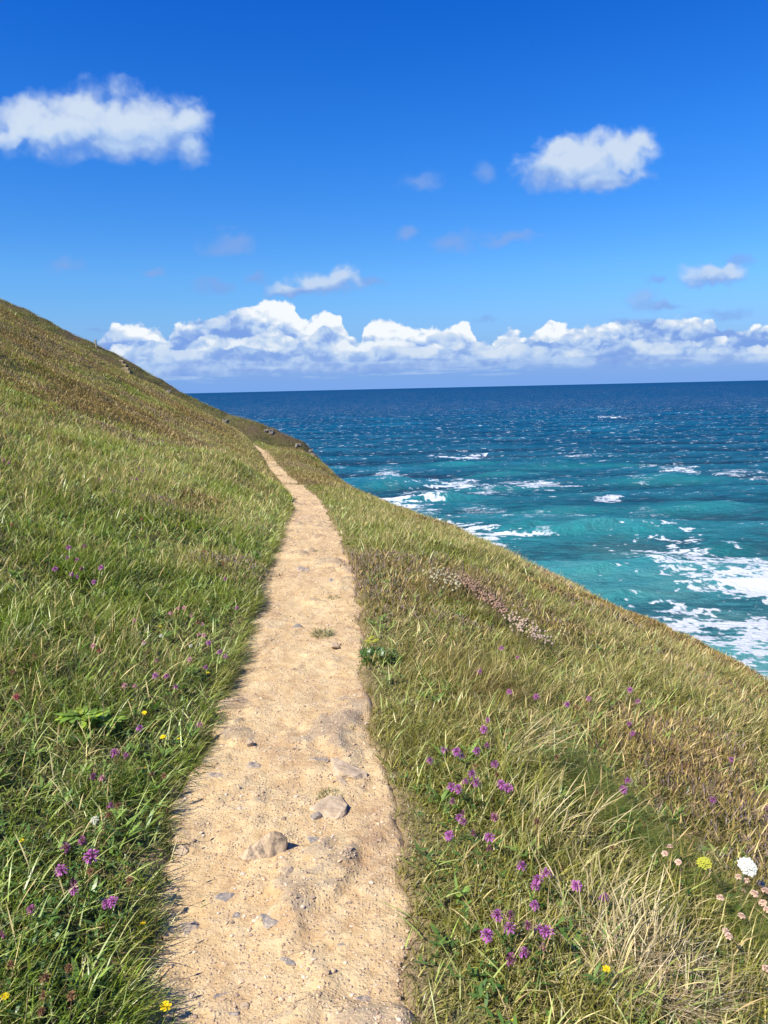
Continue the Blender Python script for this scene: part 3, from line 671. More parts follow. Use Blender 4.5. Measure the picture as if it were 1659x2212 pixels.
xv, yv, rv, sv_, uv, zv, cv = candidates(1.2, 9, 26)
ok = (cv > .08) & (rng.uniform(0, 1, len(xv)) < np.where(uv > 0, 1.0, .5)); xv, yv, rv, zv = xv[ok], yv[ok], rv[ok], zv[ok]
rep = 7; m_ = len(xv) * rep; sz_ = np.repeat(rng.uniform(.6, 1.1, len(xv)), rep)
c = mixc(np.tile(np.array([.12, .22, .035]), (m_, 1)), np.array([.26, .36, .08]), np.repeat(rng.uniform(0, 1, len(xv)), rep)) * jit(m_, .2)
o = blades('leaf_rosettes', np.repeat(xv, rep), np.repeat(yv, rep), rng.uniform(.05, .10, m_) * sz_, rng.uniform(.011, .018, m_) * sz_, rng.uniform(0, 6.3, m_), rng.uniform(.5, 1.0, m_), rng.uniform(.3, .9, m_), c, [.35, .85, 1, .75, 0], M_LEAF, z=np.repeat(zv, rep) + .025, twist=np.zeros(m_))
tag(o, 'flat green leaf rosettes scattered in the near turf', 'ground cover', kind='stuff')
# short trodden turf fringing the path
xv, yv, rv, sv_, uv, zv, cv = candidates(1.15, 16, 14000)
ok = (cv < .42) & (rng.uniform(0, 1, len(xv)) < np.where(uv < 0, 1.0, .5))
xv, yv, rv, uv, zv, cv = xv[ok], yv[ok], rv[ok], uv[ok], zv[ok], cv[ok]; m_ = len(xv)
c = mixc(np.tile(GREEN * .9, (m_, 1)), OLIVE, rng.uniform(0, 1, m_)); c = mixc(c, STRAW * .9, (rng.uniform(0, 1, m_) < .35) * .9) * jit(m_, .35)
o = blades('short_turf', xv, yv, rng.uniform(.018, .05, m_) * (.5 + 1.4 * np.clip(cv, 0, .4)), wid(rv) * rng.uniform(.4, .8, m_), rng.uniform(0, 6.3, m_), rng.uniform(.2, 1.4, m_), rng.uniform(0, .9, m_), c, [1, .8, 0], M_GRASS, z=zv)
tag(o, 'short trodden turf with dry bits fringing the path', 'grass', kind='stuff')
# low broad leaves near the path
x3, y3, r3, s3, u3, z3, cl3 = candidates(1.2, 14, 700)
w3 = np.where(u3 > 0, .35 + 1.6 * fbm(x3 / .9, y3 / .9, 71, 3), .12 + 1.6 * fbm(x3 / .9, y3 / .9, 72, 3))
ok = (rng.uniform(0, 1, len(x3)) < w3) & (cl3 > .08)
x3, y3, r3, s3, z3 = x3[ok], y3[ok], r3[ok], s3[ok], z3[ok]
rep = 3; xx = np.repeat(x3, rep); yy = np.repeat(y3, rep); m_ = len(xx); zz = np.repeat(z3, rep) + np.repeat(rng.uniform(.01, .07, len(x3)), rep)
hd = np.repeat(rng.uniform(0, 6.3, len(x3)), rep) + np.tile(np.arange(rep) * 2.1, len(x3)) + rng.normal(0, .2, m_)
big = np.repeat(rng.uniform(0, 1, len(x3)) ** 3, rep)
c = mixc(np.tile(np.array([.075, .15, .028]), (m_, 1)), np.array([.13, .22, .04]), rng.uniform(0, 1, m_)) * jit(m_, .3)
o = blades('ground_leaves', xx, yy, .012 + .035 * big, .007 + .004 * big, hd, rng.uniform(.7, 1.3, m_), rng.uniform(.1, .8, m_), c, [.35, 1, .85, 0], M_LEAF, z=zz, twist=np.zeros(m_))
tag(o, 'small clover and plantain leaves low in the turf', 'ground cover', kind='stuff')
# ---------------------------------------------------------------- shaped meshes for single things
def hull(pts, cuts=2, rough=.0, seed=0, flat=.0):
    """faceted stone from a convex hull, edges worn by subdivision and noise"""
    import bmesh
    from mathutils import noise as mn
    bm = bmesh.new(); [bm.verts.new(p) for p in pts]
    rs = bmesh.ops.convex_hull(bm, input=bm.verts)
    bmesh.ops.delete(bm, geom=[g for g in set(rs['geom_interior'] + rs['geom_unused']) if isinstance(g, bmesh.types.BMVert) and g.is_valid], context='VERTS')
    sz = max(v.co.length for v in bm.verts)
    bmesh.ops.bevel(bm, geom=list(bm.edges), offset=sz * .018, segments=1, affect='EDGES', profile=.5)
    bmesh.ops.triangulate(bm, faces=list(bm.faces))
    if cuts: bmesh.ops.subdivide_edges(bm, edges=list(bm.edges), cuts=cuts, use_grid_fill=True)
    off = Vector((seed * 3.1, seed * 1.7, 0))
    for v in bm.verts:
        c = v.co / sz
        v.co += v.co.normalized() * sz * rough * (mn.fractal(c * 1.8 + off, 1.0, 2.0, 4) + .5 * mn.fractal(c * 6 + off, 1.0, 2.0, 3))
    bm.normal_update()
    me = bpy.data.meshes.new('stone'); bm.to_mesh(me); bm.free()
    me.polygons.foreach_set('use_smooth', [False] * len(me.polygons))
    return me
def rand_stone(a, b, c, seed, npt=16):
    rr_ = np.random.default_rng(seed); v = rr_.normal(size=(npt, 3)); v /= np.linalg.norm(v, axis=1)[:, None]
    v = np.sign(v) * np.abs(v) ** .8
    return [tuple(q_) for q_ in v * rr_.uniform(.75, 1.0, (npt, 1)) * np.array([a, b, c])]
def stone_mat(name, stops, scale=9, strat=(1, 1, 1)):
    m_, q, out = mat(name)
    o_ = q.n('ShaderNodeTexCoord').outputs['Object']; o_ = q.v('MULTIPLY', o_, strat)
    a = q.noise(o_, scale, 7, .68, .6); b = q.noise(o_, scale * 6, 5, .7)
    c = q.ramp(q.m('ADD', q.m('MULTIPLY', a, .75), q.m('MULTIPLY', b, .25)), stops)
    principled(q, out, c, .85, .2, bump(q, q.m('ADD', q.m('MULTIPLY', a, 1.0), q.m('MULTIPLY', b, .25)), .05 / scale * 2))
    return m_
M_SLATE = stone_mat('grey_slate', [(.34, (.07, .07, .07)), (.43, (.17, .15, .13)), (.50, (.36, .28, .19)), (.60, (.50, .38, .24))], 13)
M_SAND = stone_mat('sandy_stone', [(.34, (.20, .17, .13)), (.45, (.36, .27, .17)), (.56, (.48, .37, .24)), (.68, (.60, .48, .33))], 12)
M_DARK = stone_mat('dark_slate', [(.36, (.07, .07, .07)), (.46, (.20, .18, .16)), (.55, (.40, .32, .22)), (.66, (.60, .46, .27))], 16)
M_ROCK = stone_mat('lichened_rock', [(.36, (.08, .07, .06)), (.44, (.22, .17, .12)), (.50, (.42, .31, .19)), (.62, (.56, .43, .27))], 15)
M_CRAG = stone_mat('weathered_crag', [(.38, (.040, .034, .027)), (.46, (.13, .11, .085)), (.54, (.25, .21, .16)), (.62, (.36, .31, .24))], 2.0, (1, 1, 2.2))

def surf(px, py, h=0.0, tmin=1.2, tmax=130):
    """where the line of sight through a photo point first comes within h of the land"""
    r = ray(px, py); tt = np.geomspace(tmin, tmax, 1500); p_ = r[None] * tt[:, None]; zz = p_[:, 2] + EYE
    g_ = H(p_[:, 0], p_[:, 1]) + h; k = np.nonzero(zz <= g_)[0]
    k = k[0] if len(k) else int(np.argmin(zz - g_))
    x_, y_ = p_[k, 0], p_[k, 1]; return float(x_), float(y_), float(H(np.array([x_]), np.array([y_]))[0]), float(tt[k])
def path_z(x_, y_):
    s__, u__ = su(np.array([x_]), np.array([y_])); return float(path_h(np.array([x_]), np.array([y_]), s__, u__)[0])
def on_path(px, py):
    z_ = 0.0
    for _ in range(30):
        p_ = on_z(px, py, z_); z_ = .5 * z_ + .5 * path_z(p_[0], p_[1])
    return float(p_[0]), float(p_[1]), z_, float((p_ - np.array([0, 0, EYE])) @ FW)
def link(name, me, m_, loc=(0, 0, 0), rz=0.0, parent=None):
    me.name = name; o = bpy.data.objects.new(name, me); COL.objects.link(o); o.location = loc; o.rotation_euler = (0, 0, rz)
    if m_ and not me.materials: me.materials.append(m_)
    if parent: o.parent = parent
    return o

# the wedge-shaped rock in the middle of the path
rx_, ry_, rz_, rD = on_path(572, 1846)
k_ = rD / FPX * 100 / 100.0
pts = [(-60, 0, 2), (-48, -8, 0), (-25, -14, 4), (10, -14, 2), (44, -6, 0), (46, 6, 22), (22, 8, 66), (34, 10, 60), (48, 14, 44), (6, 10, 58), (-12, 10, 40), (-36, 10, 16), (-55, 16, 0), (48, 30, 0), (20, 40, 30), (-30, 34, 6), (-50, 10, -30), (46, 20, -30), (-30, -10, -30), (40, -6, -30)]
me = hull([(a * k_, b * k_, c * k_ * .86) for a, b, c in pts], 2, .022, 3)
tag(link('rock', me, M_ROCK, (rx_, ry_, rz_ - .010)), 'wedge-shaped grey and buff rock jutting out of the path, largest stone on it', 'rock')
# stones set in the path : (photo x, y, half width px, half depth px, rise px, material, turn, label)
ST = [
    (714, 1748, 56, 26, 18, M_SAND, .35, 'pale buff slab of rock beside the grass tuft on the path'),
    (680, 1762, 20, 8, 10, M_DARK, .2, 'dark grey stone at the lower left end of the pale buff slab'),
    (756, 1664, 40, 34, 20, M_SAND, .9, 'pale rock outcrop poking through at the right edge of the path'),
    (738, 1690, 16, 14, 8, M_SAND, .5, 'small pale stone just below the outcrop at the right path edge'),
    (682, 1818, 24, 18, 10, M_DARK, .6, 'flat dark stone right of the wedge-shaped rock'),
    (625, 1884, 34, 12, 8, M_SAND, -.1, 'flat buff stone just below the wedge-shaped rock'),
    (388, 1838, 22, 12, 12, M_SAND, -.7, 'pale stone at the left path edge under the grass'),
    (578, 1985, 44, 16, 9, M_DARK, .35, 'long dark slate slab in the middle of the nearest stretch of path'),
    (484, 1938, 36, 14, 8, M_DARK, .3, 'thin dark slate below and left of the wedge-shaped rock'),
    (512, 1978, 18, 8, 6, M_DARK, .4, 'small grey slate between two longer slates on the near path'),
    (408, 2004, 34, 16, 12, M_SLATE, .1, 'grey stone at the left path edge near a fan of stem shadows'),
    (628, 2075, 34, 10, 7, M_DARK, -.4, 'narrow dark slate pointing down to the right on the near path'),
    (745, 2035, 26, 20, 10, M_SLATE, .3, 'broken grey stone near the right of the nearest stretch of path'),
    (505, 2192, 18, 9, 9, M_DARK, .1, 'small dark stone at the bottom of the picture on the path'),
    (530, 2172, 14, 8, 9, M_SAND, .5, 'pale pebble beside the small dark stone nearest the viewer'),
    (790, 2160, 40, 12, 7, M_SLATE, .1, 'flat grey stone near the right path edge closest to the viewer'),
    (480, 2150, 26, 14, 8, M_SLATE, .2, 'flat grey stone left of the middle closest to the viewer'),
    (552, 1652, 26, 10, 6, M_SLATE, .0, 'flat grey stone on the path above the wedge-shaped rock'),
    (468, 1676, 32, 8, 7, M_SLATE, -.15, 'long grey stone at the left path edge above the wedge-shaped rock'),
    (540, 1606, 10, 6, 9, M_SAND, .2, 'small yellowish block of stone standing on the path'),
    (640, 1354, 14, 7, 12, M_DARK, .3, 'upright small dark stone left of the grass tuft on the path'),
    (717, 1252, 12, 4, 5, M_DARK, .0, 'thin dark slate lying on the far right of the path'),
    (655, 1228, 24, 9, 5, M_SLATE, .3, 'grey slate patch in the middle of the path farther along'),
    (722, 1395, 14, 7, 5, M_SAND, .1, 'pale stone below the grass tuft on the path'),
    (690, 1640, 26, 8, 5, M_SLATE, .0, 'flat grey stone left of the pale outcrop'),
    (555, 1265, 12, 5, 7, M_SAND, .2, 'pale stone at the left path edge farther along'),
]
for i_, (a, b, hw_, hd_, hh_, m_, rz0, lab) in enumerate(ST):
    x_, y_, z_, D_ = on_path(a, b); f_ = D_ / FPX; sn_ = math.sin(math.atan2(EYE, math.hypot(x_, y_)))
    me = hull(rand_stone(hw_ * f_, hd_ * f_ / sn_, hh_ * f_ * 1.5, 100 + i_, 18), 2, .07, i_ + 5)
    tag(link('stone', me, m_, (x_, y_, z_ - hh_ * f_ * (.45 if m_ is M_SAND else .75)), rz0), lab, 'stone', 'stones set in the path')

# loose grit
ico = np.array([(0, 0, 1), (.894, 0, .447), (.276, .851, .447), (-.724, .526, .447), (-.724, -.526, .447), (.276, -.851, .447), (.724, .526, -.447), (-.276, .851, -.447), (-.894, 0, -.447), (-.276, -.851, -.447), (.724, -.526, -.447), (0, 0, -1)])
icf = np.array([(0, 1, 2), (0, 2, 3), (0, 3, 4), (0, 4, 5), (0, 5, 1), (1, 6, 2), (2, 7, 3), (3, 8, 4), (4, 9, 5), (5, 10, 1), (2, 6, 7), (3, 7, 8), (4, 8, 9), (5, 9, 10), (1, 10, 6), (6, 11, 7), (7, 11, 8), (8, 11, 9), (9, 11, 10), (10, 11, 6)])
n = 15000; S_ = 1.5 + 16 * rng.uniform(0, 1, n) ** 2.2; w_ = halfw_(S_); U_ = rng.uniform(-1.05, 1.05, n) * w_
cl_ = fbm(S_ * 2.5, U_ * 2.5, 91, 3) + rng.uniform(-.12, .2, n); keep = (cl_ > -.06) | (np.abs(U_) > w_ * .9); S_, U_ = S_[keep], U_[keep]; n = len(S_)
x_ = pathx(S_) - U_; y_ = S_; z_ = path_h(x_, y_, S_, U_)
size = .0013 + .0050 * rng.uniform(0, 1, n) ** 6 + .0005 * S_; sc3 = size[:, None] * rng.uniform(.6, 1.4, (n, 3)) * np.array([1.1, 1.1, .6])
jt = rng.uniform(.72, 1.2, (n, 12, 1)); th_ = rng.uniform(0, 6.28, n); V = ico[None] * jt * sc3[:, None]
V = np.stack([V[..., 0] * np.cos(th_)[:, None] - V[..., 1] * np.sin(th_)[:, None], V[..., 0] * np.sin(th_)[:, None] + V[..., 1] * np.cos(th_)[:, None], V[..., 2]], -1) + np.stack([x_, y_, z_ + sc3[:, 2] * .25], -1)[:, None]
gcol = mixc(np.tile(np.array([.50, .35, .21]), (n, 1)), np.array([.28, .20, .14]), (rng.uniform(0, 1, n) < .25) * .9) * jit(n, .25); gcol = mixc(gcol, np.array([.62, .50, .36]), (rng.uniform(0, 1, n) < .15) * .8)
mgv, q, out = mat('grit_stone'); principled(q, out, q.attr('col')[0], .9, .15)
tag(mesh_obj('gravel', V.reshape(-1, 3), (icf[None] + (np.arange(n) * 12)[:, None, None]).reshape(-1, 3), mgv, smooth=False, cols=np.repeat(gcol, 12, 0)), 'loose grit and small chips of stone strewn over the path', 'gravel', kind='stuff')

# crags out on the headland and rocks in the slope
def crag(px, py, wpx, hpx, D0, seed, lab, n=5):
    """several split blocks fused in one outcrop"""
    import bmesh
    r = ray(px, py + hpx * .5) * D0; bx, by, bz = r[0], r[1], r[2] + EYE
    gz_ = float(H(np.array([bx]), np.array([by]))[0]); f_ = D0 / FPX
    bm = bmesh.new(); rs_ = np.random.default_rng(seed)
    for j in range(n):
        q_ = (j + .5) / n - .5
        hh = hpx * f_ * rs_.uniform(.55, 1.0) * (1 - .6 * abs(q_)); me_ = hull(rand_stone(wpx * f_ * rs_.uniform(.28, .42), wpx * f_ * .5, hh, seed * 10 + j, 15), 2, .10, seed + j)
        me_.transform(Matrix.Translation((q_ * wpx * f_ * .8, rs_.uniform(-.2, .2) * wpx * f_, hh * .0))); bm.from_mesh(me_); bpy.data.meshes.remove(me_)
    me = bpy.data.meshes.new('crag'); bm.to_mesh(me); bm.free()
    return tag(link('crag', me, M_CRAG, (bx, by, bz)), lab, 'rock', 'rocks on the far slope and headland')
crag(580, 925, 20, 22, 89, 11, 'grey crag standing up against the sea on the headland ridge', 4)
crag(668, 974, 24, 22, 87, 12, 'dark broken crag at the seaward tip of the headland', 5)
crag(645, 958, 16, 8, 86, 13, 'low grey rock on the headland just left of the seaward tip', 3)
crag(243, 793, 10, 9, 80, 14, 'pale grey boulder in the upper slope beside the earth steps', 3)
crag(487, 906, 14, 12, 84, 15, 'small grey outcrop low on the far ridge above the green patch', 3)
crag(362, 843, 16, 12, 84, 16, 'dark rocks along the far ridge line halfway down', 3)
crag(540, 955, 14, 8, 60, 17, 'buff stone showing beside the far end of the path', 2)

# post on the ridge
import bmesh
def post():
    x_, y_, z_, t_ = surf(209, 759, 0.0, 60); D_ = 88.0
    r = ray(208.5, 760) * D_; bx, by = r[0], r[1]; bz = float(H(np.array([bx]), np.array([by]))[0])
    bm = bmesh.new(); bmesh.ops.create_cube(bm, size=1.0); top = r[2] + EYE + 19 / FPX * D_; h = max(top - bz, .9) + .2
    bmesh.ops.scale(bm, verts=bm.verts, vec=(.15, .15, h)); bmesh.ops.translate(bm, verts=bm.verts, vec=(0, 0, h / 2 - .2))
    for v in bm.verts:
        if v.co.z > h * .5: v.co.z += -.06 if v.co.y < 0 else .0
    bmesh.ops.bevel(bm, geom=list(bm.edges), offset=.012, segments=2, affect='EDGES')
    me = bpy.data.meshes.new('post'); bm.to_mesh(me); bm.free()
    m_, q, out = mat('weathered_wood'); g_ = q.noise(q.v('MULTIPLY', q.n('ShaderNodeTexCoord').outputs['Object'], (12, 12, 1.2)), 3, 5, .6)
    principled(q, out, q.ramp(g_, [(.3, (.20, .16, .11)), (.7, (.42, .36, .27))]), .85, .1)
    tag(link('post', me, m_, (bx, by, bz)), 'short weathered wooden waymarker post on the ridge line', 'post')
post()
# worn earth steps where the path climbs the far slope
ms, q, out = mat('step_earth'); principled(q, out, q.ramp(q.noise(wpos(q), 5, 5), [(.35, (.26, .19, .11)), (.65, (.40, .31, .19))]), .95, .1)
st_e = None
for px, py, w_ in [(277, 812, 6), (273, 804, 8), (270, 797, 8), (267, 789, 6), (262, 781, 5)]:
    x_, y_, z_, t_ = surf(px, py, 0.0, 58); f_ = t_ / FPX
    if st_e is None:
        st_e = bpy.data.objects.new('earth_steps', None); COL.objects.link(st_e); st_e.location = (x_, y_, z_); O_ = (x_, y_, z_)
        tag(st_e, 'worn earth steps climbing the far slope below the wooden post', 'steps')
    me = hull([(dx_ * w_ * f_, dy_, dz_) for dx_, dy_, dz_ in [(-1, -.3, -.2), (1, -.25, -.25), (1.05, -.25, .05), (-.9, -.3, .07), (.9, .3, .12), (-.8, .25, .14), (.8, .3, -.2), (-.8, .3, -.2)]], 1, .04, int(py))
    link('step', me, ms, (x_ - O_[0], y_ - O_[1], z_ - O_[2] + .03), 0, st_e)

# ---------------------------------------------------------------- flowers, each its own thing
def colmesh(name, verts, faces, cols):
    me = bpy.data.meshes.new(name); me.from_pydata([tuple(v) for v in verts], [], faces); me.update()
    ca = me.attributes.new('col', 'FLOAT_COLOR', 'POINT'); c4 = np.ones((len(verts), 4), np.float32); c4[:, :3] = np.array(cols); ca.data.foreach_set('color', c4.ravel())
    me.polygons.foreach_set('use_smooth', [True] * len(me.polygons)); me.materials.append(M_PETAL); return me
M_PETAL = leaf_mat('petal', .6, .35, .15)
def stem_mesh(h, lx, ly, rad, col, leaves=0, seed=0):
    rs_ = np.random.default_rng(seed); v, f, c = [], [], []
    N = 7
    for i in range(N):
        t_ = i / (N - 1); cx, cy, cz = lx * t_ ** 1.7, ly * t_ ** 1.7, h * t_ - .01 * (t_ == 0)
        for a in range(4): v.append((cx + rad * math.cos(a * 1.571), cy + rad * math.sin(a * 1.571), cz)); c.append(col)
        if i:
            for a in range(4): b = (i - 1) * 4; f.append((b + a, b + (a + 1) % 4, b + 4 + (a + 1) % 4, b + 4 + a))
    for j in range(leaves):
        t_ = .12 + .5 * j / max(leaves, 1); a = rs_.uniform(0, 6.28); o_ = np.array([lx * t_ ** 1.7, ly * t_ ** 1.7, h * t_]); d_ = np.array([math.cos(a), math.sin(a), 0]); s_ = np.array([-math.sin(a), math.cos(a), 0])
        L = rs_.uniform(.025, .05); k = len(v)
        for (tt, w_, zz) in ((0, .2, 0), (.4, 1, .35), (.75, .8, .35)):
            for sg in (-1, 1): v.append(o_ + d_ * L * tt + s_ * sg * L * .14 * w_ + np.array([0, 0, L * zz])); c.append((.07, .15, .03))
        v.append(o_ + d_ * L + np.array([0, 0, L * .15])); c.append((.09, .17, .03))
        f += [(k, k + 1, k + 3, k + 2), (k + 2, k + 3, k + 5, k + 4), (k + 4, k + 5, k + 6)]
    return v, f, c
def head_mesh(R_, np_, pc, cc, squash=1.0, plen=1.0, pw=.28, seed=0, up=-.3, core=.55, droop=.2, vary=.25):
    """flower head: a rounded core carrying np_ separate petals"""
    rs_ = np.random.default_rng(seed); v, f, c = [], [], []
    for p_ in ico: v.append(p_ * R_ * core * np.array([1, 1, squash])); c.append(cc)
    f += [tuple(t_) for t_ in icf]
    for j in range(np_):
        zc = up + (1 - up) * (j + .5) / np_; a = j * 2.39996 + rs_.uniform(-.3, .3); rh = math.sqrt(max(0, 1 - zc * zc))
        d_ = np.array([rh * math.cos(a), rh * math.sin(a), zc * squash]); s_ = np.array([-math.sin(a), math.cos(a), 0]); n_ = np.cross(d_, s_)
        L = R_ * plen * rs_.uniform(.75, 1.15); w_ = L * pw; o_ = d_ * R_ * core * .8; k = len(v); cj = np.array(pc) * rs_.uniform(1 - vary, 1 + vary)
        for tt, ww, bb in ((0, .35, 0), (.55, .8, .06), (.9, 1.25, -.05)):
            for sg in (-1, 1): v.append(o_ + d_ * L * tt + s_ * sg * w_ * ww + n_ * L * bb - np.array([0, 0, droop * L * tt * tt])); c.append(cj * (.8 + .3 * tt))
        v.append(o_ + d_ * L * 1.02 - np.array([0, 0, droop * L * 1.3])); c.append(cj)
        f += [(k, k + 1, k + 3, k + 2), (k + 2, k + 3, k + 5, k + 4), (k + 4, k + 5, k + 6)]
    return v, f, c
KINDS = {}
def kind_def(key, name, cat, hs, stem, heads, vari=4):
    L = []
    for j in range(vari):
        rs_ = np.random.default_rng(hash(key) % 1000 if False else sum(map(ord, key)) + j)
        h = hs * rs_.uniform(.85, 1.15); lx, ly = rs_.uniform(-.1, .35) * h, rs_.uniform(-.2, .2) * h
        st_m = colmesh('stem', *stem_mesh(h, lx, ly, stem[0], stem[1], stem[2], j)[:3]) if False else None
        v, f, c = stem_mesh(h, lx, ly, stem[0], stem[1], stem[2], j); st_m = colmesh('stem', v, f, c)
        v, f, c = heads(j); hd_m = colmesh('flower_head', v, f, c)
        L.append((st_m, hd_m, (lx, ly, h)))
    KINDS[key] = (name, cat, hs, L)
PUR = (.42, .125, .37); DPUR = (.27, .03, .20)
kind_def('betony', 'betony', 'flower', .16, (.0012, (.11, .16, .05), 3), lambda j: head_mesh(.0135, 34, PUR, (.16, .04, .09), 1.0, 1.15, .17, j, -.6), 6)
kind_def('faded', 'betony', 'flower', .16, (.0014, (.12, .13, .05), 3), lambda j: head_mesh(.0115, 28, (.30, .09, .20), (.12, .05, .04), 1.2, .95, .2, j + 9, -.6), 4)
kind_def('clover', 'clover_flower', 'flower', .13, (.0011, (.12, .20, .05), 3), lambda j: head_mesh(.0125, 40, (.62, .28, .36), (.45, .22, .22), .95, .95, .15, j, -.7), 4)
kind_def('red', 'clover_flower', 'flower', .13, (.0011, (.12, .16, .05), 3), lambda j: head_mesh(.0125, 40, (.38, .07, .10), (.16, .05, .04), .95, .95, .15, j, -.7), 3)
kind_def('white', 'clover_flower', 'flower', .13, (.0011, (.12, .20, .05), 3), lambda j: head_mesh(.013, 40, (.75, .72, .62), (.5, .48, .36), .95, .95, .15, j, -.7), 2)
kind_def('seed', 'dead_flower', 'dead flower', .15, (.0013, (.20, .14, .07), 1), lambda j: head_mesh(.0115, 34, (.26, .14, .07), (.11, .05, .03), 1.1, .8, .18, j + 3, -.7), 4)
kind_def('yellow', 'hawkbit', 'flower', .13, (.0010, (.14, .20, .05), 2), lambda j: head_mesh(.0135, 26, (.88, .66, .02), (.75, .50, .02), .35, 1.0, .22, j, .25, .4, .0, .12), 3)
kind_def('thrift', 'thrift', 'flower', .16, (.0010, (.30, .24, .12), 0), lambda j: head_mesh(.0115, 36, (.74, .52, .40), (.50, .34, .24), .8, .75, .30, j, -.2), 5)
def umbel(R_, fc, j, dens=70):
    rs_ = np.random.default_rng(j + 50); v, f, c = [], [], []
    for i in range(dens):
        rr_ = R_ * math.sqrt((i + .5) / dens); a = i * 2.39996; ctr = np.array([rr_ * math.cos(a), rr_ * math.sin(a), .35 * R_ * (1 - (rr_ / R_) ** 2) + rs_.uniform(-.002, .002)])
        q_ = rs_.uniform(.0045, .0068) * (R_ / .035); k = len(v)
        v.append(ctr + np.array([0, 0, q_ * .5])); c.append(fc)
        for b in range(6): v.append(ctr + q_ * np.array([math.cos(b * 1.047), math.sin(b * 1.047), rs_.uniform(-.2, .2)])); c.append(np.array(fc) * rs_.uniform(.8, 1.05))
        f += [(k, k + 1 + b, k + 1 + (b + 1) % 6) for b in range(6)]
        if i % 4 == 0:
            k = len(v); s_ = np.array([-math.sin(a), math.cos(a), 0]) * .0007
            for p_ in (np.array([0, 0, -.8 * R_]) - s_, np.array([0, 0, -.8 * R_]) + s_, ctr + s_, ctr - s_): v.append(p_); c.append((.16, .22, .07))
            f.append((k, k + 1, k + 2, k + 3))
    return v, f, c
kind_def('umbel', 'yarrow', 'flower', .22, (.0018, (.13, .19, .06), 4), lambda j: umbel(.031, (.78, .78, .70), j, 60), 1)
kind_def('yumbel', 'parsley_flower', 'flower', .20, (.0018, (.16, .22, .05), 4), lambda j: umbel(.023, (.50, .50, .06), j, 46), 1)
def ribwort(j):
    v, f, c = [], [], []; N = 6
    for i in range(N):
        t_ = i / (N - 1); rr_ = .0042 * math.sin(math.pi * min(max(t_, .08), .94)) ** .6
        for a in range(6): v.append((rr_ * math.cos(a * 1.047), rr_ * math.sin(a * 1.047), t_ * .026 - .004)); c.append((.075, .045, .025) if (a + i) % 2 else (.12, .08, .045))
        if i:
            b = (i - 1) * 6; f += [(b + a, b + (a + 1) % 6, b + 6 + (a + 1) % 6, b + 6 + a) for a in range(6)]
    f.append(tuple(range(6))[::-1]); f.append(tuple(range((N - 1) * 6, N * 6))); return v, f, c
kind_def('plantain', 'plantain', 'plant', .20, (.0010, (.15, .16, .07), 0), ribwort, 4)

def plant_flower(key, px, py, lab, group=None, scale=1.0):
    name, cat, hs, L = KINDS[key]; st_m, hd_m, tip = random.choice(L); hs = tip[2] * scale
    x_, y_, z_, t_ = surf(px, py, hs)
    rz0 = random.uniform(-.6, .6)
    cx = x_ - scale * (tip[0] * math.cos(rz0) - tip[1] * math.sin(rz0)); cy = y_ - scale * (tip[0] * math.sin(rz0) + tip[1] * math.cos(rz0))
    e = bpy.data.objects.new(name, None); COL.objects.link(e); e.empty_display_size = .02
    gz_ = float(H(np.array([cx]), np.array([cy]))[0]); r = ray(px, py) * t_
    e.location = (cx, cy, gz_); e.rotation_euler = (0, 0, rz0)
    hreal = max((r[2] + EYE - gz_) / tip[2], .3)
    for nm, me, lc, sc_ in (('stem', st_m, (0, 0, 0), (scale, scale, hreal)), ('flower_head', hd_m, (tip[0] * scale, tip[1] * scale, tip[2] * hreal), (scale,) * 3)):
        o = bpy.data.objects.new(nm, me); COL.objects.link(o); o.parent = e; o.location = lc; o.scale = sc_
        if nm == 'flower_head': o.rotation_euler = (random.uniform(-.5, .3), random.uniform(-.3, .5), random.uniform(0, 6))
    return tag(e, lab, cat, group)
ORD = ['topmost', 'second from the top', 'third from the top', 'fourth from the top', 'fifth from the top', 'sixth from the top', 'seventh from the top', 'eighth from the top', 'ninth from the top', 'tenth from the top', 'eleventh from the top', 'twelfth from the top', 'thirteenth from the top', 'fourteenth from the top', 'fifteenth from the top', 'sixteenth from the top']
def cluster(key, what, where, pts, group, scale=1.0):
    pts = sorted(pts, key=lambda q_: q_[1])
    for j, q_ in enumerate(pts):
        w = 'lowest' if j == len(pts) - 1 and j else (ORD[j] if len(pts) > 1 else '')
        plant_flower(key, q_[0], q_[1], (what + ' ' + where + (', ' + w if w else '')), group, scale * .86 * (1 + .7 * ((q_[2] if len(q_) > 2 else 1) - 1)) * random.uniform(.82, 1.1))
# right of the path
G1 = 'purple betony flowers in the grass'; G2 = 'faded dark betony heads in the grass'; G3 = 'pink and red clover heads'; G4 = 'brown dead flower heads'; G5 = 'small yellow flowers in the turf'; G6 = 'papery thrift heads'
cluster('betony', 'purple betony', 'in the clump by bent straw right of path', [(929, 1642), (959, 1619), (987, 1623), (997, 1633), (1030, 1622), (1052, 1610), (1069, 1650), (1020, 1671, 1.15), (1006, 1686, 1.1), (1028, 1690), (975, 1699, 1.1), (990, 1704), (1083, 1694, 1.1), (1098, 1702)], G1)
cluster('betony', 'purple betony', 'in the small group just below the big clump', [(992, 1766), (1002, 1775), (970, 1804), (1057, 1808)], G1)
cluster('faded', 'fading dark betony', 'among the purple group right of the path', [(977, 1731), (1000, 1757), (1057, 1832), (1068, 1765), (1022, 1800)], G2)
cluster('betony', 'purple betony', 'in the group over the dead grass, mid right', [(1127, 1869), (1162, 1900, 1.15), (1180, 1885, 1.1), (1157, 1912), (1245, 1912, 1.1), (1155, 1955), (1305, 1939, .9)], G1)
cluster('betony', 'purple betony', 'in the lowest group right of the path', [(1075, 1976, 1.1), (1100, 2004, 1.1), (1052, 2019, 1.15), (1165, 2006), (1180, 2012), (1132, 2056, 1.15)], G1)
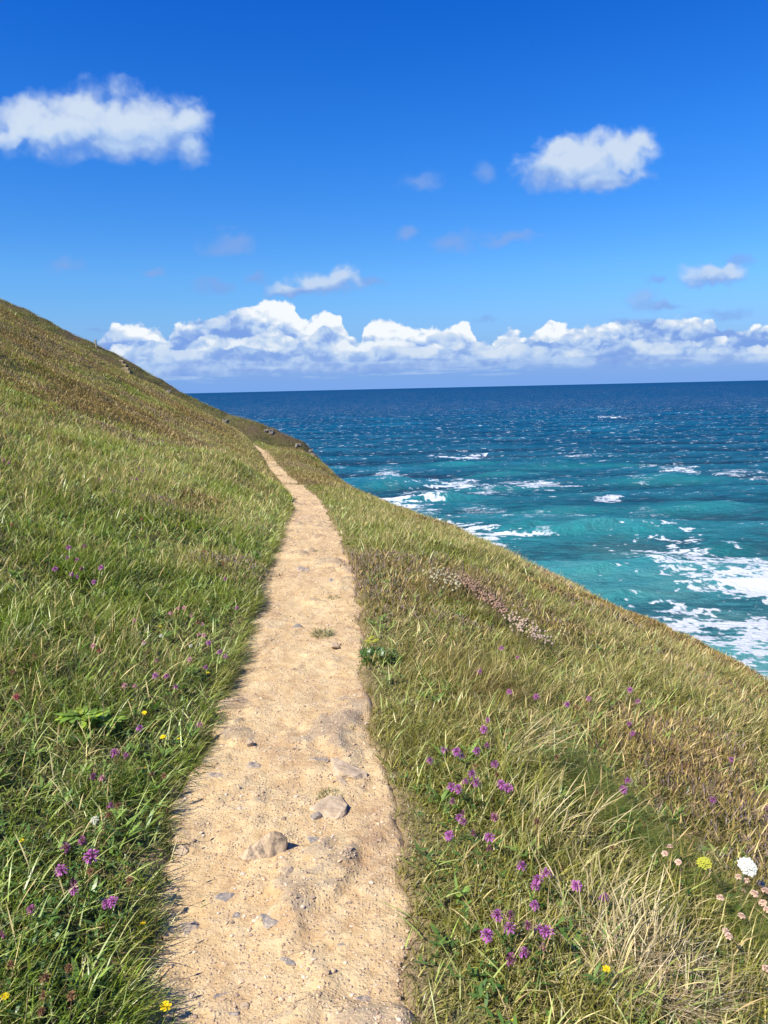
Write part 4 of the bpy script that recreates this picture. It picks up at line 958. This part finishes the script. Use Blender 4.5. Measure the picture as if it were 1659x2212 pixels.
cluster('faded', 'fading dark betony', 'beside the lowest purple group right of the path', [(1140, 2000, 1.1), (1103, 2072, 1.25), (1172, 2046), (1102, 1978)], G2)
cluster('betony', 'purple betony', 'on the open slope toward the sea', [(1356, 1686), (1347, 1705, .9), (1540, 1728, .8), (1580, 1640, .8), (1654, 1745, .8), (1359, 1563), (1367, 1584), (1361, 1490, .9), (1378, 1515, .9), (1225, 1521), (1272, 1508, .8)], G1)
cluster('betony', 'purple betony', 'farther up the right side past the dark leafy plant', [(1054, 1555), (1045, 1575), (1100, 1494), (1158, 1505), (1036, 1450, .9), (1072, 1312, .9), (1118, 1420, .8), (1084, 1400, .8)], G1)
# left of the path
cluster('betony', 'purple betony', 'in the near patch left of the path', [(197, 1849, 1.45), (132, 1879, 1.1), (160, 1922, 1.05), (230, 1951), (243, 1946), (239, 1740, 1.0), (248, 1626, 1.1), (272, 1631, .9)], G1)
cluster('faded', 'dark fading betony', 'in the near patch left of the path', [(142, 1831, 1.25), (178, 1816, 1.2), (67, 1964), (2, 2019), (200, 1677), (160, 1905)], G2)
cluster('betony', 'purple betony', 'in the middle of the left bank', [(360, 1460, 1.2), (336, 1459), (380, 1483, 1.1), (445, 1441), (451, 1388, 1.15), (475, 1408, .8), (487, 1418, .8), (512, 1313), (486, 1250), (524, 1203, .9), (302, 1572, .8)], G1)
cluster('betony', 'purple betony', 'in the loose ring higher on the left bank', [(149, 1183, 1.2), (167, 1209), (218, 1226, 1.3), (176, 1228), (119, 1229), (155, 1240), (167, 1246), (203, 1257), (145, 1204, .8), (182, 1180, .7)], G1)
cluster('betony', 'purple betony', 'in the heather far up the left slope', [(300, 1010, .9), (308, 1016, .9), (322, 1013, .9), (285, 1033, .9), (295, 1035, .9), (245, 1060, .8), (215, 1036, .8), (8, 995, 1.0), (20, 1000, .9), (105, 945, .8)], G1)
cluster('clover', 'pink clover', 'among dark leaves in the middle of the left bank', [(290, 1340), (368, 1324), (385, 1314), (397, 1312), (414, 1330), (437, 1348), (430, 1370), (440, 1372), (311, 1387), (338, 1426), (410, 1424), (201, 1395), (269, 1480), (291, 1481), (431, 1565), (220, 1680, 1.1)], G3)
cluster('red', 'dull red clover', 'in the left bank', [(215, 1405), (35, 1505), (428, 1345), (442, 1191, .9), (306, 1120, .8), (483, 1217, .8), (25, 1132, .9)], G3)
cluster('white', 'pale clover', 'in the green turf of the left bank', [(204, 1771, 1.2), (412, 1395, .9), (348, 1373, .9), (310, 1390, .9)], G3)
cluster('seed', 'brown dead flower head', 'in the left bank', [(328, 1672), (354, 1676), (255, 1739), (235, 1760), (195, 1882), (280, 1901), (98, 2110, 1.4), (150, 2091, 1.1), (22, 2084, 1.1), (155, 2151), (90, 2184), (93, 2150), (247, 1456), (320, 1410), (75, 1415), (28, 1450)], G4)
cluster('seed', 'brown dead flower head', 'above the grass right of the path', [(1027, 1655, 1.2), (1073, 1672, 1.2), (1160, 1775, 1.2), (1322, 1830, 1.1), (1290, 1712), (1203, 1635), (1244, 1527), (1145, 1540)], G4)
cluster('yellow', 'yellow hawkbit', 'on the left bank', [(312, 1659), (47, 1816, .8), (309, 1995), (358, 2174, 1.4), (10, 2153), (346, 1353), (531, 1293), (508, 1298, .8), (530, 1326), (449, 1453), (285, 1512), (312, 1540), (352, 1592, 1.1), (386, 1596)], G5, .74)
cluster('yellow', 'yellow hawkbit', 'on the right slope', [(1310, 2094, 1.3), (1113, 2206, 1.1), (1441, 1571, .8), (1025, 1425, .7)], G5, .74)
cluster('thrift', 'papery pink thrift head', 'at the right near the white yarrow', [(1447, 1829), (1436, 1844), (1465, 1862), (1595, 1894), (1612, 1902), (1556, 1939), (1602, 1978), (1574, 2022), (1567, 2011), (1645, 1909, 1.4), (1655, 1925, 1.5), (1648, 1950, 1.4), (1658, 1965, 1.4), (1630, 1930, 1.3), (1655, 2092, 1.2), (1607, 1924, .9)], G6)
plant_flower('umbel', 1614, 1872, 'flat white yarrow head at the right among pink thrift')
plant_flower('yumbel', 1521, 1864, 'yellow umbel flower head left of the white yarrow')
cluster('plantain', 'ribwort plantain stem with dark head', 'on the left path edge', [(372, 1712), (368, 1792), (352, 1850), (362, 1905), (345, 1960), (338, 1990), (352, 2030), (330, 2062), (345, 2120), (362, 1756)], 'ribwort plantain along the path edge')

# clumps on and beside the path
def clump(name, px, py, nb, rad, L, W_, cols, lab, cat, group=None, onp=False, up=0.0, lean=(.1, 1.1), prof=(1, .9, .6, 0), m_=None):
    if onp: x_, y_, z_, _ = on_path(px, py)
    else: x_, y_, z_, _ = surf(px, py, .03)
    a = rng.uniform(0, 6.28, nb); r_ = rad * np.sqrt(rng.uniform(0, 1, nb)); X = r_ * np.cos(a); Y = r_ * np.sin(a)
    if onp: Z = np.full(nb, 0.0)
    else: Z = H(x_ + X, y_ + Y) - z_
    ci = rng.integers(0, len(cols), nb); c = np.array(cols)[ci] * jit(nb, .3)
    o = blades(name, X, Y, rng.uniform(*L, nb), rng.uniform(*W_, nb), a + rng.normal(0, .7, nb), rng.uniform(*lean, nb), rng.uniform(.2, 1.0, nb), c, list(prof), m_ or M_GRASS, z=Z)
    o.location = (x_, y_, z_ + up); return tag(o, lab, cat, group)
GC = [(.07, .13, .025), (.12, .17, .04), (.16, .17, .06), (.34, .28, .13)]
clump('grass_tuft', 696, 1372, 260, .065, (.03, .075), (.0022, .004), GC, 'green grass tuft in the middle of the path beyond the rock', 'grass tuft', 'grass tufts growing on the path', True)
clump('grass_tuft', 712, 1722, 260, .040, (.02, .045), (.0016, .003), GC, 'grass tuft growing against the pale buff slab on the path', 'grass tuft', 'grass tufts growing on the path', True)
clump('grass_tuft', 722, 1291, 90, .045, (.02, .04), (.0025, .004), GC, 'thin grass tuft on the path, farther than the middle one', 'grass tuft', 'grass tufts growing on the path', True)
clump('grass_tuft', 690, 1191, 60, .06, (.015, .035), (.003, .005), GC, 'flat wisp of grass across the far part of the path', 'grass tuft', 'grass tufts growing on the path', True)
clump('grass_tuft', 752, 1570, 60, .03, (.015, .03), (.002, .003), GC, 'tiny grass tuft near the right edge of the path', 'grass tuft', 'grass tufts growing on the path', True)
clump('leafy_plant', 812, 1412, 420, .14, (.03, .05), (.012, .019), [(.035, .10, .02), (.05, .13, .025), (.08, .16, .03)], 'dark green leafy plant at the right edge of the path', 'plant', m_=M_LEAF, lean=(.2, 1.2), prof=(.4, 1, .8, 0))
lp = COL.objects[-1]
for px, py in ((803, 1378), (812, 1384), (797, 1386)):
    plant_flower('yumbel', px, py, {803: 'topmost yellow umbel over the dark leafy plant', 812: 'right-hand yellow umbel over the dark leafy plant', 797: 'left-hand yellow umbel over the dark leafy plant'}[px], 'yellow umbels over the dark plant', .9)
clump('primrose_plant', 176, 1562, 26, .045, (.06, .10), (.030, .044), [(.30, .42, .05), (.36, .46, .06), (.22, .36, .05)], 'plant with wide yellow-green leaves low in the left bank', 'plant', m_=M_LEAF, lean=(.9, 1.4), prof=(.3, .9, 1, .7, 0), up=.065)
clump('primrose_plant', 232, 1568, 14, .03, (.05, .08), (.022, .034), [(.28, .42, .05), (.20, .34, .05)], 'smaller yellow-green leafy plant right of the wider-leaved one', 'plant', m_=M_LEAF, lean=(.8, 1.4), prof=(.3, .9, 1, .7, 0), up=.06)
# bent straw sheaf rising over the purple clump, dead tussock and the fine green tussock
straw_c = [(.56, .47, .25), (.46, .37, .19), (.34, .28, .13)]
def sheaf(px, py, nb, rad, L, W_, cols, head, lab, cat='grass', lean=(.1, .9), spread=.45, prof=(1, .8, .7, .6, 1.9, 2.2, 1.2, 0), m_=None, name='straw_tussock'):
    x_, y_, z_, _ = surf(px, py, .02); a = rng.uniform(0, 6.28, nb); r_ = rad * np.sqrt(rng.uniform(0, 1, nb)); X = r_ * np.cos(a); Y = r_ * np.sin(a)
    c = np.array(cols)[rng.integers(0, len(cols), nb)] * jit(nb, .3)
    o = blades(name, X, Y, rng.uniform(*L, nb), rng.uniform(*W_, nb) * .68, rng.normal(head, spread, nb), rng.uniform(*lean, nb), rng.uniform(.4, 1.2, nb), c, list(prof), m_ or M_DRY, z=H(x_ + X, y_ + Y) - z_)
    o.location = (x_, y_, z_); return tag(o, lab, cat)
sheaf(1085, 1650, 46, .10, (.26, .42), (.0022, .0034), straw_c, -.15, 'sheaf of tall bleached straw arching over the purple betony clump')
sheaf(1180, 1830, 34, .12, (.24, .40), (.002, .003), straw_c, .5, 'looser bleached straw stems above the mid right betony group')
sheaf(1400, 2090, 1500, .19, (.08, .20), (.0030, .0060), [(.62, .50, .30), (.48, .36, .20), (.34, .24, .13), (.70, .60, .40)], -.3, 'pale dead tussock of matted grass near the bottom right', spread=1.8, lean=(.5, 1.4), prof=(1, .9, .7, .5, 0))
sheaf(1330, 2040, 90, .16, (.16, .30), (.002, .003), straw_c, .9, 'upright dead stems behind the pale dead tussock', spread=.7, lean=(.0, .5))
fine_c = [(.16, .22, .03), (.20, .25, .035), (.12, .19, .03), (.30, .27, .07)]
for j, (a, b) in enumerate([(1330, 1770), (1400, 1835), (1470, 1900), (1540, 1960), (1610, 2020), (1265, 1700), (1655, 2070)]):
    sheaf(a, b, 620, .13, (.12, .24), (.0011, .0019), fine_c, -.55, 'fine green windswept tussock in the diagonal band, ' + ['third', 'fourth', 'fifth', 'sixth', 'seventh', 'second', 'eighth'][j] + ' from its upper end', 'grass tussock', spread=.4, lean=(.5, 1.1), prof=(1, .9, .6, 0), m_=M_GRASS, name='green_tussock')
sheaf(1205, 1640, 620, .14, (.12, .24), (.0011, .0019), fine_c, -.55, 'fine green windswept tussock at the upper end of the diagonal band', 'grass tussock', spread=.4, lean=(.5, 1.1), prof=(1, .9, .6, 0), m_=M_GRASS, name='green_tussock')
rust_c = [(.26, .19, .05), (.20, .18, .04), (.34, .23, .09)]
for a, b, lab in [(1000, 1440, 'rust-tinged fine tussock past the leafy plant, upper one'), (1035, 1490, 'rust-tinged fine tussock above the far betony heads, lower one'), (915, 1275, 'olive windswept tussock by the streak of thrift heads')]:
    sheaf(a, b, 700, .22, (.14, .26), (.0018, .003), rust_c, -.5, lab, 'grass tussock', spread=.5, lean=(.4, 1.0), prof=(1, .9, .6, 0), m_=M_GRASS, name='green_tussock')
# streak of dried thrift heads, too many to count: one mass
V_, F_, C_ = [], [], []
for (a0, b0, a1, b1, wd_, nn_, cl) in [(925, 1236, 992, 1268, 22, 80, (.52, .47, .30)), (992, 1246, 1094, 1322, 14, 230, (.42, .27, .18)), (1100, 1335, 1150, 1362, 18, 80, (.55, .42, .30)), (1150, 1365, 1185, 1390, 14, 40, (.50, .38, .30))]:
    for j in range(nn_):
        f_ = rng.uniform(); px = a0 + (a1 - a0) * f_ + rng.normal(0, wd_ * .5); py = b0 + (b1 - b0) * f_ + rng.normal(0, wd_ * .5)
        x_, y_, z_, t_ = surf(px, py, .14, 3, 30)
        hd_ = KINDS['thrift'][3][0][1]; k = len(V_); cc_ = np.array(cl) * rng.uniform(.7, 1.2); sc_ = rng.uniform(.006, .0125)
        for p_ in ico: V_.append(np.array([x_, y_, z_ + .15]) + p_ * sc_ * rng.uniform(.8, 1.2)); C_.append(cc_ * rng.uniform(.8, 1.1))
        F_ += [tuple(t__ + k) for t__ in icf]
        k = len(V_)
        for p_ in ((-.002, 0, 0), (.002, 0, 0), (.001, 0, .15), (-.001, 0, .15)): V_.append(np.array([x_, y_, z_]) + np.array(p_)); C_.append((.25, .2, .1))
        F_.append((k, k + 1, k + 2, k + 3))
me = colmesh('seedheads', V_, F_, C_)
tag(link('seedheads', me, None), 'diagonal streak of dried pinkish thrift heads on the right slope', 'dried flowers', kind='stuff')
